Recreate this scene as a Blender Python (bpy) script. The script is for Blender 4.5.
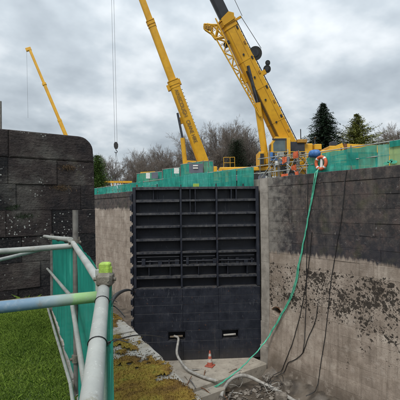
import bpy, math, random
import numpy as np
from mathutils import Vector, Matrix, noise as mnoise

for o in list(bpy.data.objects): bpy.data.objects.remove(o)
SC = bpy.context.scene
COL = SC.collection
R = random.Random(11)
rad = math.radians

# ------------------------------------------------------------------ camera
YAW, PITCH, ROLL, FPX = rad(35.4), rad(1.17), rad(0.8), 390.0
EYE = Vector((0, 0, 1.6))
cd = bpy.data.cameras.new('camera'); cam = bpy.data.objects.new('camera', cd); COL.objects.link(cam)
cd.sensor_width = 36; cd.lens = 36 * FPX / 400; cd.clip_start = 0.05; cd.clip_end = 3000
CM = Matrix.Rotation(-YAW, 4, 'Z') @ Matrix.Rotation(rad(90) + PITCH, 4, 'X') @ Matrix.Rotation(-ROLL, 4, 'Z')
cam.matrix_world = Matrix.Translation(EYE) @ CM
SC.camera = cam
SC.render.resolution_x = SC.render.resolution_y = 1024
# ------------------------------------------------------------------ world, sun, exposure
SUN_EL, SUN_AZ = rad(48), rad(-120)     # azimuth from +Y towards +X
w = bpy.data.worlds.new('World'); SC.world = w; w.use_nodes = True
nt = w.node_tree; nt.nodes.clear(); N = nt.nodes.new; L = nt.links.new
out = N('ShaderNodeOutputWorld'); bg = N('ShaderNodeBackground'); L(bg.outputs[0], out.inputs[0])
sky = N('ShaderNodeTexSky'); sky.sky_type = 'NISHITA'; sky.sun_disc = False
sky.sun_elevation = SUN_EL; sky.sun_rotation = SUN_AZ; sky.dust_density = 2.5; sky.air_density = 1.0
tc = N('ShaderNodeTexCoord'); sep = N('ShaderNodeSeparateXYZ'); L(tc.outputs['Generated'], sep.inputs[0])
def wm(op, a, b=None, clamp=False):
    n = N('ShaderNodeMath'); n.operation = op; n.use_clamp = clamp
    for i, v in enumerate((a, b)):
        if v is None: continue
        if isinstance(v, (int, float)): n.inputs[i].default_value = v
        else: L(v, n.inputs[i])
    return n.outputs[0]
zc = wm('MAXIMUM', sep.outputs[2], 0.0); den = wm('ADD', zc, 0.34)
cx = wm('DIVIDE', sep.outputs[0], den); cy = wm('DIVIDE', sep.outputs[1], den)
cmb = N('ShaderNodeCombineXYZ'); L(cx, cmb.inputs[0]); L(cy, cmb.inputs[1])
n1 = N('ShaderNodeTexNoise'); n1.inputs['Scale'].default_value = 2.1; n1.inputs['Detail'].default_value = 6; n1.inputs['Roughness'].default_value = 0.46; n1.inputs['Distortion'].default_value = 0.2
n2 = N('ShaderNodeTexNoise'); n2.inputs['Scale'].default_value = 6.0; n2.inputs['Detail'].default_value = 6; n2.inputs['Roughness'].default_value = 0.5
L(cmb.outputs[0], n1.inputs['Vector']); L(cmb.outputs[0], n2.inputs['Vector'])
nsum = wm('ADD', wm('MULTIPLY', n1.outputs[0], 0.62), wm('MULTIPLY', n2.outputs[0], 0.38))
ramp = N('ShaderNodeValToRGB'); L(nsum, ramp.inputs[0])
e = ramp.color_ramp.elements
e[0].position = 0.37; e[0].color = (0.29, 0.328, 0.362, 1)
e[1].position = 0.63; e[1].color = (0.61, 0.64, 0.66, 1)
m_ = ramp.color_ramp.elements.new(0.5); m_.color = (0.405, 0.450, 0.485, 1)
# overcast luminance: brighter towards the zenith, the same all the way round
lum = wm('ADD', wm('MULTIPLY', wm('MULTIPLY', zc, zc), 1.5), 0.88)
sc_ = N('ShaderNodeVectorMath'); sc_.operation = 'SCALE'; L(ramp.outputs[0], sc_.inputs[0]); L(lum, sc_.inputs['Scale'])
nsk = N('ShaderNodeVectorMath'); nsk.operation = 'SCALE'; L(sky.outputs[0], nsk.inputs[0]); nsk.inputs['Scale'].default_value = 0.1
mix = N('ShaderNodeMix'); mix.data_type = 'RGBA'; mix.inputs[0].default_value = 0.92
L(nsk.outputs[0], mix.inputs[6]); L(sc_.outputs[0], mix.inputs[7]); L(mix.outputs[2], bg.inputs[0])
bg.inputs[1].default_value = 1.0
sl = bpy.data.lights.new('sun', 'SUN'); sun = bpy.data.objects.new('sun', sl); COL.objects.link(sun)
sl.energy = 1.5; sl.angle = rad(18); sl.color = (1.0, 0.965, 0.92)
sdir = Vector((math.sin(SUN_AZ) * math.cos(SUN_EL), math.cos(SUN_AZ) * math.cos(SUN_EL), math.sin(SUN_EL)))
sun.rotation_euler = sdir.to_track_quat('Z', 'Y').to_euler(); sun.location = (0, 0, 60)
vs = SC.view_settings; vs.view_transform = 'Standard'; vs.look = 'None'; vs.exposure = 0.6; vs.gamma = 1; vs.use_curve_mapping = False

# ------------------------------------------------------------------ helpers
def ray(px, py):
    return (CM.to_3x3() @ Vector(((px - 200) / FPX, (200 - py) / FPX, -1)))
def P(px, py, depth): return EYE + ray(px, py) * depth
def onz(px, py, z):
    d = ray(px, py); return EYE + d * ((z - EYE.z) / d.z)
def onx(px, py, X):
    d = ray(px, py); return EYE + d * (X / d.x)
def ony(px, py, Y):
    d = ray(px, py); return EYE + d * (Y / d.y)
def fbm(p, s=1.0, o=4): return mnoise.fractal(Vector(p) * s, 1.0, 2.0, o)

def tag(o, label=None, cat=None, group=None, kind=None):
    if label: o['label'] = label
    if cat: o['category'] = cat
    if group: o['group'] = group
    if kind: o['kind'] = kind
    return o
def empty(name, loc=(0, 0, 0), **k):
    o = bpy.data.objects.new(name, None); COL.objects.link(o); o.location = loc; o.empty_display_size = 0.2
    return tag(o, **k)

class MB:
    """collects shapes (optionally in a local frame) and links them as one mesh object"""
    def __init__(s, frame=None):
        s.v = []; s.f = []; s.sm = []; s.M = frame
    def add(s, vs, fs, smooth=False):
        b = len(s.v)
        for q in vs:
            q = Vector(q); s.v.append(tuple(s.M @ q) if s.M else tuple(q))
        for f in fs: s.f.append(tuple(i + b for i in f)); s.sm.append(smooth)
        return s
    def box(s, x0, x1, y0, y1, z0, z1, bev=0.0):
        x0, x1 = sorted((x0, x1)); y0, y1 = sorted((y0, y1)); z0, z1 = sorted((z0, z1))
        if bev <= 0:
            v = [(x, y, z) for z in (z0, z1) for y in (y0, y1) for x in (x0, x1)]
            return s.add(v, [(0, 2, 3, 1), (4, 5, 7, 6), (0, 1, 5, 4), (2, 6, 7, 3), (0, 4, 6, 2), (1, 3, 7, 5)])
        bev = min(bev, (x1 - x0) * .45, (y1 - y0) * .45, (z1 - z0) * .45)
        V = []; idx = {}
        for cx_, xs in ((x0, 1), (x1, -1)):
            for cy_, ys in ((y0, 1), (y1, -1)):
                for cz_, zs in ((z0, 1), (z1, -1)):
                    for k in range(3):
                        q = [cx_ + xs * bev, cy_ + ys * bev, cz_ + zs * bev]
                        q[k] = (cx_, cy_, cz_)[k]
                        idx[(xs, ys, zs, k)] = len(V); V.append(q)
        F = []
        g = lambda a, b_, c, k: idx[(a, b_, c, k)]
        S = (1, -1)
        for a in S:
            F.append([g(a, 1, 1, 0), g(a, -1, 1, 0), g(a, -1, -1, 0), g(a, 1, -1, 0)])
            F.append([g(1, a, 1, 1), g(-1, a, 1, 1), g(-1, a, -1, 1), g(1, a, -1, 1)])
            F.append([g(1, 1, a, 2), g(-1, 1, a, 2), g(-1, -1, a, 2), g(1, -1, a, 2)])
            for b_ in S:
                F.append([g(a, b_, 1, 0), g(a, b_, -1, 0), g(a, b_, -1, 1), g(a, b_, 1, 1)])
                F.append([g(a, 1, b_, 0), g(a, -1, b_, 0), g(a, -1, b_, 2), g(a, 1, b_, 2)])
                F.append([g(1, a, b_, 1), g(-1, a, b_, 1), g(-1, a, b_, 2), g(1, a, b_, 2)])
                for c in S: F.append([g(a, b_, c, 0), g(a, b_, c, 1), g(a, b_, c, 2)])
        c = Vector(((x0 + x1) / 2, (y0 + y1) / 2, (z0 + z1) / 2)); G = []
        for f in F:
            p = [Vector(V[i]) for i in f]; nn = (p[1] - p[0]).cross(p[2] - p[0])
            G.append(tuple(f) if nn.dot(sum(p, Vector()) / len(p) - c) > 0 else tuple(f[::-1]))
        return s.add(V, G)
    def tube(s, pts, r, n=8, cap=True, smooth=True):
        pts = [Vector(q) for q in pts]
        rs = r if isinstance(r, (list, tuple)) else [r] * len(pts)
        V = []; F = []; prev = None
        for i, q in enumerate(pts):
            d = (pts[min(i + 1, len(pts) - 1)] - pts[max(i - 1, 0)])
            d = d.normalized() if d.length > 1e-9 else Vector((0, 0, 1))
            if prev is None:
                a = Vector((0, 0, 1)) if abs(d.z) < .9 else Vector((1, 0, 0))
                u = d.cross(a).normalized()
            else:
                u = prev - d * prev.dot(d)
                u = u.normalized() if u.length > 1e-6 else d.cross(Vector((.3, .5, .8))).normalized()
            prev = u; v = d.cross(u)
            for k in range(n):
                t = 2 * math.pi * k / n
                V.append(q + (u * math.cos(t) + v * math.sin(t)) * rs[i])
        for i in range(len(pts) - 1):
            for k in range(n):
                a = i * n + k; b = i * n + (k + 1) % n
                F.append((a, b, b + n, a + n))
        s.add(V, F, smooth)
        if cap:
            s.add(V[:n], [tuple(range(n - 1, -1, -1))]); s.add(V[-n:], [tuple(range(n))])
        return s
    def prism(s, outline, axis, d0, d1):
        """outline in the two other axes, extruded along axis (0,1,2)"""
        def mk(p, d):
            q = list(p); q.insert(axis, d); return q
        n = len(outline); V = [mk(p, d0) for p in outline] + [mk(p, d1) for p in outline]
        F = [tuple(range(n - 1, -1, -1)), tuple(range(n, 2 * n))] + [(i, (i + 1) % n, n + (i + 1) % n, n + i) for i in range(n)]
        if axis == 1: F = [f[::-1] for f in F]
        return s.add(V, F)
    def build(s, name, mat, parent=None, fixn=False, **k):
        off = Vector(parent_loc(parent)) if parent else Vector()
        me = bpy.data.meshes.new(name)
        me.from_pydata([tuple(Vector(q) - off) for q in s.v], [], s.f); me.update()
        me.polygons.foreach_set('use_smooth', s.sm)
        if mat: me.materials.append(mat)
        o = bpy.data.objects.new(name, me); COL.objects.link(o)
        if parent: o.parent = parent
        return tag(o, **k)
def parent_loc(p):
    v = Vector(p.location)
    while p.parent: p = p.parent; v += Vector(p.location)
    return v
def npmesh(name, V, F, mat, parent=None, smooth=False, **k):
    """V (n,3) F (m,k) numpy"""
    me = bpy.data.meshes.new(name); V = np.asarray(V, np.float32); F = np.asarray(F, np.int32)
    if parent: V = V - np.array(parent_loc(parent), np.float32)
    kk = F.shape[1]
    me.vertices.add(len(V)); me.vertices.foreach_set('co', V.ravel())
    me.loops.add(F.size); me.loops.foreach_set('vertex_index', F.ravel())
    me.polygons.add(len(F)); me.polygons.foreach_set('loop_start', np.arange(len(F), dtype=np.int32) * kk)
    me.polygons.foreach_set('use_smooth', np.full(len(F), smooth))
    me.update(calc_edges=True); me.validate()
    me.materials.append(mat)
    o = bpy.data.objects.new(name, me); COL.objects.link(o)
    if parent: o.parent = parent
    return tag(o, **k)

# ------------------------------------------------------------------ materials
class NT:
    def __init__(s, name):
        s.m = bpy.data.materials.new(name); s.m.use_nodes = True; s.t = s.m.node_tree
        s.b = s.t.nodes['Principled BSDF']; s.o = s.t.nodes['Material Output']; s._pos = None
    def n(s, typ, **k):
        x = s.t.nodes.new('ShaderNode' + typ)
        for a, v in k.items(): setattr(x, a, v)
        return x
    def l(s, a, b): s.t.links.new(a, b)
    def put(s, inp, v):
        if isinstance(v, bpy.types.NodeSocket): s.l(v, inp)
        else: inp.default_value = v
    @property
    def pos(s):
        if s._pos is None: s._pos = s.n('NewGeometry').outputs['Position']
        return s._pos
    def scaled(s, v, vec):
        m = s.n('VectorMath', operation='MULTIPLY'); s.l(v, m.inputs[0]); m.inputs[1].default_value = vec; return m.outputs[0]
    def noise(s, scale, detail=4, rough=.55, vec=None, dist=0):
        x = s.n('TexNoise'); s.l(vec or s.pos, x.inputs['Vector'])
        x.inputs['Scale'].default_value = scale; x.inputs['Detail'].default_value = detail
        x.inputs['Roughness'].default_value = rough; x.inputs['Distortion'].default_value = dist
        return x.outputs[0]
    def voro(s, scale, vec=None, feat='F1', outp=0):
        x = s.n('TexVoronoi', feature=feat); s.l(vec or s.pos, x.inputs['Vector']); x.inputs['Scale'].default_value = scale
        return x.outputs[outp]
    def ramp(s, f, stops):
        x = s.n('ValToRGB'); s.l(f, x.inputs[0]); e = x.color_ramp.elements
        while len(e) > len(stops): e.remove(e[-1])
        while len(e) < len(stops): e.new(0.5)
        for q, (p, c) in zip(e, stops):
            q.position = p; q.color = (c, c, c, 1) if isinstance(c, (int, float)) else (*c, 1)
        return x.outputs[0]
    def mix(s, f, a, b, mode='MIX'):
        x = s.n('Mix', data_type='RGBA', blend_type=mode)
        s.put(x.inputs[0], f)
        for i, v in ((6, a), (7, b)):
            s.put(x.inputs[i], v if isinstance(v, bpy.types.NodeSocket) else (*v, 1))
        return x.outputs[2]
    def math(s, op, a, b=0.0, c=0.0, clamp=False):
        x = s.n('Math', operation=op, use_clamp=clamp); s.put(x.inputs[0], a); s.put(x.inputs[1], b)
        if op in ('MULTIPLY_ADD', 'SMOOTH_MIN'): s.put(x.inputs[2], c)
        return x.outputs[0]
    def rng(s, v, a, b, c=0.0, d=1.0, smooth=False):
        x = s.n('MapRange', clamp=True, interpolation_type='SMOOTHSTEP' if smooth else 'LINEAR'); s.put(x.inputs[0], v)
        for i, q in enumerate((a, b, c, d)): x.inputs[i + 1].default_value = q
        return x.outputs[0]
    def xyz(s, v=None):
        x = s.n('SeparateXYZ'); s.l(v or s.pos, x.inputs[0]); return x.outputs
    def rand(s): return s.n('ObjectInfo').outputs['Random']
    def bump(s, h, strength=.4, dist=.02):
        x = s.n('Bump'); x.inputs['Strength'].default_value = strength; x.inputs['Distance'].default_value = dist
        s.l(h, x.inputs['Height']); s.l(x.outputs[0], s.b.inputs['Normal'])
    def done(s, col=None, rough=.6, metal=0.0, spec=None):
        if col is not None: s.put(s.b.inputs['Base Color'], col if isinstance(col, bpy.types.NodeSocket) else (*col, 1))
        s.put(s.b.inputs['Roughness'], rough); s.b.inputs['Metallic'].default_value = metal
        if spec is not None: s.b.inputs['Specular IOR Level'].default_value = spec
        return s.m
def plain(name, c1, c2=None, scale=6, rough=.6, metal=0.0, bump=0.0, lo=.35, hi=.65, bscale=None):
    t = NT(name); c2 = c2 or tuple(x * .75 for x in c1)
    f = t.noise(scale, 5); col = t.ramp(f, [(lo, c2), (hi, c1)])
    if bump: t.bump(t.noise(bscale or scale * 6, 4), bump, .02)
    return t.done(col, rough, metal)

def m_pier():
    t = NT('pier_stone'); p = t.pos
    rd = t.rand()
    f = t.math('ADD', t.math('MULTIPLY_ADD', t.noise(3.2, 8, .72), .62, t.math('MULTIPLY', t.noise(.9, 4, .6), .42)), t.math('MULTIPLY_ADD', rd, .22, -.13))
    col = t.ramp(f, [(.38, (.006, .007, .009)), (.47, (.015, .013, .015)), (.54, (.029, .022, .022)), (.63, (.050, .040, .037)), (.72, (.10, .084, .075))])
    fine = t.noise(26, 6, .65)
    col = t.mix(t.rng(fine, .48, .80, 0, .8), col, (.075, .062, .056))
    # tooled horizontal ridges
    sc = t.scaled(p, (5, 5, 36)); ridge = t.noise(1.0, 4, .65, vec=sc, dist=.8)
    col = t.mix(t.rng(ridge, .50, .68, 0, .65), col, (.012, .010, .012))
    # pale lichen spots, thicker in some places
    vo = t.voro(17); wn = t.noise(2.1, 3); wide = t.noise(.75, 2)
    X, Y, Z = t.xyz()
    low = t.math('MULTIPLY', t.rng(Z, 1.62, 1.5), t.rng(Z, .9, 1.1))
    spot = t.math('MULTIPLY', t.math('LESS_THAN', t.math('ADD', vo, t.math('MULTIPLY', fine, .12)), t.math('MULTIPLY_ADD', wn, .22, .15)), t.rng(t.math('ADD', t.math('MULTIPLY', low, .16), t.math('ADD', wn, t.math('MULTIPLY', wide, .55))), .82, .94))
    col = t.mix(t.math('MULTIPLY', spot, .8), col, (.50, .52, .49))
    X, Y, Z = t.xyz()
    grey = t.rng(t.math('ADD', t.noise(.9, 6, .65), t.rng(X, 1.2, .2, 0, .16)), .54, .68)
    col = t.mix(t.math('MULTIPLY', grey, .55), col, (.155, .155, .14))
    gr = t.math('MULTIPLY', t.rng(t.noise(3.2, 5, .7), .60, .72), t.rng(wide, .45, .6))
    col = t.mix(t.math('MULTIPLY', gr, .7), col, (.055, .06, .022))
    h = t.math('ADD', t.math('MULTIPLY', ridge, .7), t.math('ADD', fine, t.noise(7, 5)))
    t.bump(h, .9, .045)
    return t.done(col, .82, spec=.3)
def m_wall():
    t = NT('lock_wall_stone'); X, Y, Z = t.xyz(); rd = t.rand()
    edge = t.math('ADD', t.math('ADD', Z, t.math('MULTIPLY_ADD', t.noise(.9, 6, .65), .7, -.35)), t.math('MULTIPLY_ADD', t.noise(1.0, 5, .7, vec=t.scaled(t.pos, (1, 6, .5))), .55, -.275))
    lvl = t.rng(Y, 15.5, 16.5, -.55, 1.65)                     # old water line: higher above the gates
    dry = t.rng(t.math('SUBTRACT', edge, lvl), -.09, .09, smooth=True)
    big = t.noise(.55, 6, .62); mid = t.noise(3.4, 6, .65); fine = t.noise(22, 6, .7)
    tone = t.math('MULTIPLY_ADD', rd, .2, -.10)
    up = t.ramp(t.math('ADD', mid, tone), [(.28, (.022, .021, .022)), (.47, (.043, .038, .037)), (.62, (.080, .066, .058)), (.8, (.15, .125, .105))])
    streak = t.noise(1.0, 5, .65, vec=t.scaled(t.pos, (1, 2.2, .35)))
    up = t.mix(t.rng(streak, .52, .72, 0, .6), up, (.15, .130, .112))
    up = t.mix(t.math('MULTIPLY', t.rng(t.math('ADD', Z, t.math('MULTIPLY', big, 1.2)), 1.5, .4), .5), up, (.026, .027, .037))
    white = t.math('MULTIPLY', t.rng(t.noise(8, 8, .82, dist=.6), .57, .64), t.rng(t.noise(1.1, 5, .6), .45, .58))
    up = t.mix(t.rng(t.noise(2.2, 6, .7), .50, .62, 0, .6), up, (.095, .068, .060))
    up = t.mix(t.math('MULTIPLY', white, .6), up, (.40, .385, .36))
    up = t.mix(t.rng(t.noise(5, 6, .7), .55, .68, 0, .75), up, (.020, .020, .023))
    up = t.mix(t.math('MULTIPLY', t.rng(t.noise(1.3, 4), .55, .7), .45), up, (.06, .062, .03))
    lo = t.ramp(t.math('ADD', t.noise(1.1, 6, .6), tone), [(.25, (.20, .162, .13)), (.5, (.33, .272, .222)), (.75, (.46, .395, .33))])
    lo = t.mix(t.rng(fine, .5, .8, 0, .45), lo, (.13, .105, .08))
    scr = t.noise(1.0, 4, .6, vec=t.scaled(t.pos, (1, 1.1, 22)))
    lo = t.mix(t.rng(scr, .58, .7, 0, .35), lo, (.46, .42, .36))
    # clinging dark weed, in clusters of small clumps between about one and four metres under the line
    zone = t.math('MULTIPLY', t.rng(Z, -4.4, -2.6, 0, 1), t.rng(Z, -1.25, -.85, 1, 0))
    near = t.rng(Y, 13.6, 8.5, .02, .10)
    dens = t.math('ADD', t.math('ADD', t.math('MULTIPLY', t.noise(1.0, 4), .62), near), t.math('MULTIPLY', zone, .30))
    warp = t.n('VectorMath', operation='ADD'); wn_ = t.n('TexNoise'); t.l(t.pos, wn_.inputs['Vector']); wn_.inputs['Scale'].default_value = 7; wn_.inputs['Detail'].default_value = 5
    wsc = t.n('VectorMath', operation='SCALE'); t.l(wn_.outputs[1], wsc.inputs[0]); wsc.inputs['Scale'].default_value = .3
    t.l(t.pos, warp.inputs[0]); t.l(wsc.outputs[0], warp.inputs[1])
    v1 = t.voro(6.0, warp.outputs[0]); v2 = t.voro(15, warp.outputs[0])
    thr = t.math('ADD', t.rng(dens, .40, .84, -.06, .66), t.math('MULTIPLY_ADD', t.noise(2.2, 4, .6), .8, -.40))
    w1 = t.rng(t.math('SUBTRACT', thr, t.math('MULTIPLY_ADD', fine, .25, v1)), -.15, -.08)
    w2 = t.rng(t.math('SUBTRACT', thr, t.math('MULTIPLY_ADD', fine, .22, v2)), -.10, -.03)
    weed = t.math('MULTIPLY', t.math('MAXIMUM', w1, w2), t.rng(Z, -.9, -1.1))
    weed = t.math('MULTIPLY', weed, t.rng(Y, 15.6, 15.0))
    lo = t.mix(t.math('MULTIPLY', t.rng(t.noise(.7, 6, .65), .5, .66), .55), lo, (.16, .125, .092))
    damp = t.rng(t.math('ADD', Z, t.math('MULTIPLY', big, .8)), -5.6, -4.9, .6, 0)
    lo = t.mix(damp, lo, (.055, .042, .030))
    run = t.noise(1.0, 5, .7, vec=t.scaled(t.pos, (1, 5.5, .28)))
    lo = t.mix(t.rng(run, .50, .70, 0, .6), lo, (.12, .093, .070))
    lo = t.mix(t.rng(t.noise(4.5, 7, .75), .50, .68, 0, .55), lo, (.15, .115, .088))
    lo = t.mix(t.rng(t.noise(1.9, 6, .7), .55, .68, 0, .5), lo, (.44, .385, .33))
    up = t.mix(t.rng(run, .56, .74, 0, .45), up, (.022, .021, .023))
    lo = t.mix(t.math('MULTIPLY', weed, .93), lo, t.ramp(t.noise(14, 4, .7), [(.35, (.012, .010, .008)), (.7, (.042, .033, .025))]))
    # bleached strip beside the quoin, downstream face
    q = t.math('MULTIPLY', t.rng(t.math('ADD', Y, t.math('MULTIPLY_ADD', mid, 3.0, -1.5)), 12.3, 13.5), t.rng(Y, 15.2, 15.0))
    up = t.mix(t.math('MULTIPLY', q, .8), up, t.ramp(mid, [(.3, (.13, .12, .105)), (.7, (.27, .25, .22))]))
    col = t.mix(dry, lo, up)
    h = t.math('ADD', t.math('ADD', mid, t.math('MULTIPLY', fine, .6)), t.math('MULTIPLY', weed, .9))
    t.bump(h, .5, .04)
    return t.done(col, .8, spec=.3)
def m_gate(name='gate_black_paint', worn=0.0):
    t = NT(name)
    f = t.noise(2.2, 6, .65); fine = t.noise(30, 5, .7)
    col = t.ramp(f, [(.3, (.0075, .0095, .016)), (.6, (.014, .017, .027)), (.8, (.028, .030, .040))])
    st = t.noise(1.0, 6, .7, vec=t.scaled(t.pos, (9, 9, 2.2)), dist=1.2)
    scr = t.math('MULTIPLY', t.rng(st, .60, .70), t.rng(t.noise(.8, 3), .45, .6))
    col = t.mix(t.math('MULTIPLY', scr, .6), col, (.15, .155, .17))
    if worn: col = t.mix(t.rng(t.noise(5, 7, .75), .40, .66, 0, worn), col, (.10, .097, .094))  # paler mottle over the paint, used on the shelf ribs
    drip = t.math('MULTIPLY', t.rng(t.noise(1.0, 5, .7, vec=t.scaled(t.pos, (14, 14, .9))), .57, .70), t.rng(t.noise(1.1, 4), .42, .58))
    col = t.mix(t.math('MULTIPLY', drip, .45), col, (.085, .075, .066))
    col = t.mix(t.math('MULTIPLY', t.rng(t.noise(6, 6, .75), .62, .70), .6), col, (.12, .055, .028))
    silt = t.rng(t.math('ADD', t.xyz()[2], t.math('MULTIPLY', t.noise(2, 5), 1.2)), -5.6, -4.6, .5, 0)
    col = t.mix(silt, col, (.060, .052, .043))
    nz = t.xyz(t.n('NewGeometry').outputs['Normal'])[2]
    dust = t.math('MULTIPLY', t.rng(nz, .6, .95), t.rng(t.noise(4, 5, .7), .3, .65))
    col = t.mix(t.math('MULTIPLY', dust, .8), col, (.11, .105, .10))
    t.bump(t.noise(11, 5, .6), .22, .02)
    return t.done(col, t.rng(f, .3, .7, .34, .62), 0.0, .45)
def m_concrete(name, a, b, moss=0.0, sp=.5):
    t = NT(name)
    f = t.noise(1.6, 6, .6); g = t.noise(34, 5, .7)
    col = t.ramp(f, [(.3, b), (.65, a)])
    col = t.mix(t.rng(g, .48, .75, 0, sp), col, tuple(x * .5 for x in a))
    st = t.noise(5, 6, .7)
    col = t.mix(t.rng(st, .56, .68, 0, .7), col, (.085, .075, .06))
    if moss: col = t.mix(t.math('MULTIPLY', t.rng(t.noise(2.6, 7, .75), .5, .64), moss), col, (.17, .125, .05))
    t.bump(t.math('ADD', g, st), .4, .015)
    return t.done(col, .85, spec=.25)
def m_moss():
    t = NT('moss'); f = t.noise(2.2, 7, .7); g = t.noise(40, 4, .7)
    col = t.ramp(f, [(.32, (.085, .050, .022)), (.42, (.17, .098, .030)), (.49, (.26, .160, .036)), (.57, (.31, .225, .042)), (.65, (.17, .19, .04))])
    col = t.mix(t.rng(g, .45, .75, 0, .5), col, (.085, .048, .018))
    t.bump(g, .8, .03)
    return t.done(col, .95, spec=.1)
def m_grass():
    t = NT('grass_blades'); f = t.noise(1.3, 4, .6); g = t.noise(60, 2)
    col = t.ramp(f, [(.32, (.072, .120, .016)), (.55, (.120, .185, .026)), (.75, (.185, .235, .045))])
    col = t.mix(t.rng(g, .45, .7, 0, .5), col, (.17, .25, .05))
    t.b.inputs['Subsurface Weight'].default_value = 0
    return t.done(col, .85, spec=.1)
def m_net(name, c1, c2, trans=.12):
    t = NT(name); f = t.noise(3.5, 7, .7)
    streak = t.noise(1, 4, .6, vec=t.scaled(t.pos, (7, 7, .8)))
    col = t.ramp(t.math('MULTIPLY_ADD', streak, .6, t.math('MULTIPLY', f, .4)), [(.38, c2), (.56, c1), (.68, tuple(min(.8, x * 1.25 + .05) for x in c1))])
    tr = t.n('BsdfTranslucent'); t.l(col, tr.inputs[0]); tp = t.n('BsdfTransparent')
    a = t.n('MixShader'); a.inputs[0].default_value = .35; t.l(t.b.outputs[0], a.inputs[1]); t.l(tr.outputs[0], a.inputs[2])
    b = t.n('MixShader'); t.l(a.outputs[0], b.inputs[1]); t.l(tp.outputs[0], b.inputs[2])
    b.inputs[0].default_value = trans
    t.l(b.outputs[0], t.o.inputs[0]); t.bump(t.noise(9, 4), .3, .02)
    return t.done(col, .6)
def m_tube(name='galvanised_tube', k=1.0):
    t = NT(name); f = t.noise(5, 5, .6); g = t.noise(40, 5, .7)
    col = t.ramp(f, [(.3, (.23 * k, .24 * k, .225 * k)), (.65, (.37 * k, .378 * k, .35 * k))])
    col = t.mix(t.rng(t.noise(7, 7, .8), .56, .66, 0, .55), col, (.17, .14, .10))
    col = t.mix(t.rng(t.noise(90, 3, .7), .62, .7, 0, .6), col, (.60, .60, .57))
    col = t.mix(t.rng(g, .52, .75, 0, .5), col, (.22, .21, .18))
    col = t.mix(t.rng(t.noise(14, 6, .75), .62, .72, 0, .6), col, (.20, .24, .13))
    t.bump(g, .2, .004)
    return t.done(col, .62, .05)
def m_bluetube(a, b):
    """weathered tube painted blue, worn to bare metal and green at one end (follows the tube's length)"""
    t = NT('blue_painted_tube'); d = (b - a)
    dp = t.n('VectorMath', operation='DOT_PRODUCT'); sb = t.n('VectorMath', operation='SUBTRACT')
    t.l(t.pos, sb.inputs[0]); sb.inputs[1].default_value = a; t.l(sb.outputs[0], dp.inputs[0]); dp.inputs[1].default_value = d / d.length_squared
    u = t.math('ADD', dp.outputs['Value'], t.math('MULTIPLY_ADD', t.noise(18, 5), .12, -.06))
    col = t.ramp(u, [(.30, (.085, .165, .26)), (.62, (.13, .215, .29)), (.74, (.22, .285, .295)), (.82, (.22, .29, .23)), (.845, (.22, .38, .15)), (1, (.19, .34, .13))])
    g = t.noise(45, 5, .7)
    col = t.mix(t.rng(g, .5, .72, 0, .45), col, (.33, .36, .37)); col = t.mix(t.rng(t.noise(9, 7, .8), .56, .64, 0, .5), col, (.16, .14, .11)); t.bump(g, .15, .003)
    return t.done(col, .6)
def m_yellow():
    t = NT('crane_yellow_paint'); f = t.noise(.7, 5, .6)
    col = t.ramp(f, [(.3, (.54, .272, .014)), (.65, (.67, .365, .022))])
    col = t.mix(t.rng(t.noise(2.5, 6, .7), .52, .7, 0, .45), col, (.36, .19, .02))
    g = t.noise(6, 6, .7, vec=t.scaled(t.pos, (1, 1, .4)))
    col = t.mix(t.rng(g, .58, .74, 0, .4), col, (.30, .14, .01))
    return t.done(col, .38, spec=.45)
def m_bark(name, a, b):
    return plain(name, a, b, 3, .9)
def m_leaf(name, a, b, c):
    t = NT(name); f = t.noise(.9, 4, .6); g = t.noise(7, 3, .7)
    col = t.ramp(f, [(.3, a), (.6, b)]); col = t.mix(t.rng(g, .45, .7, 0, .6), col, c)
    return t.done(col, .75, spec=.2)

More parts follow.
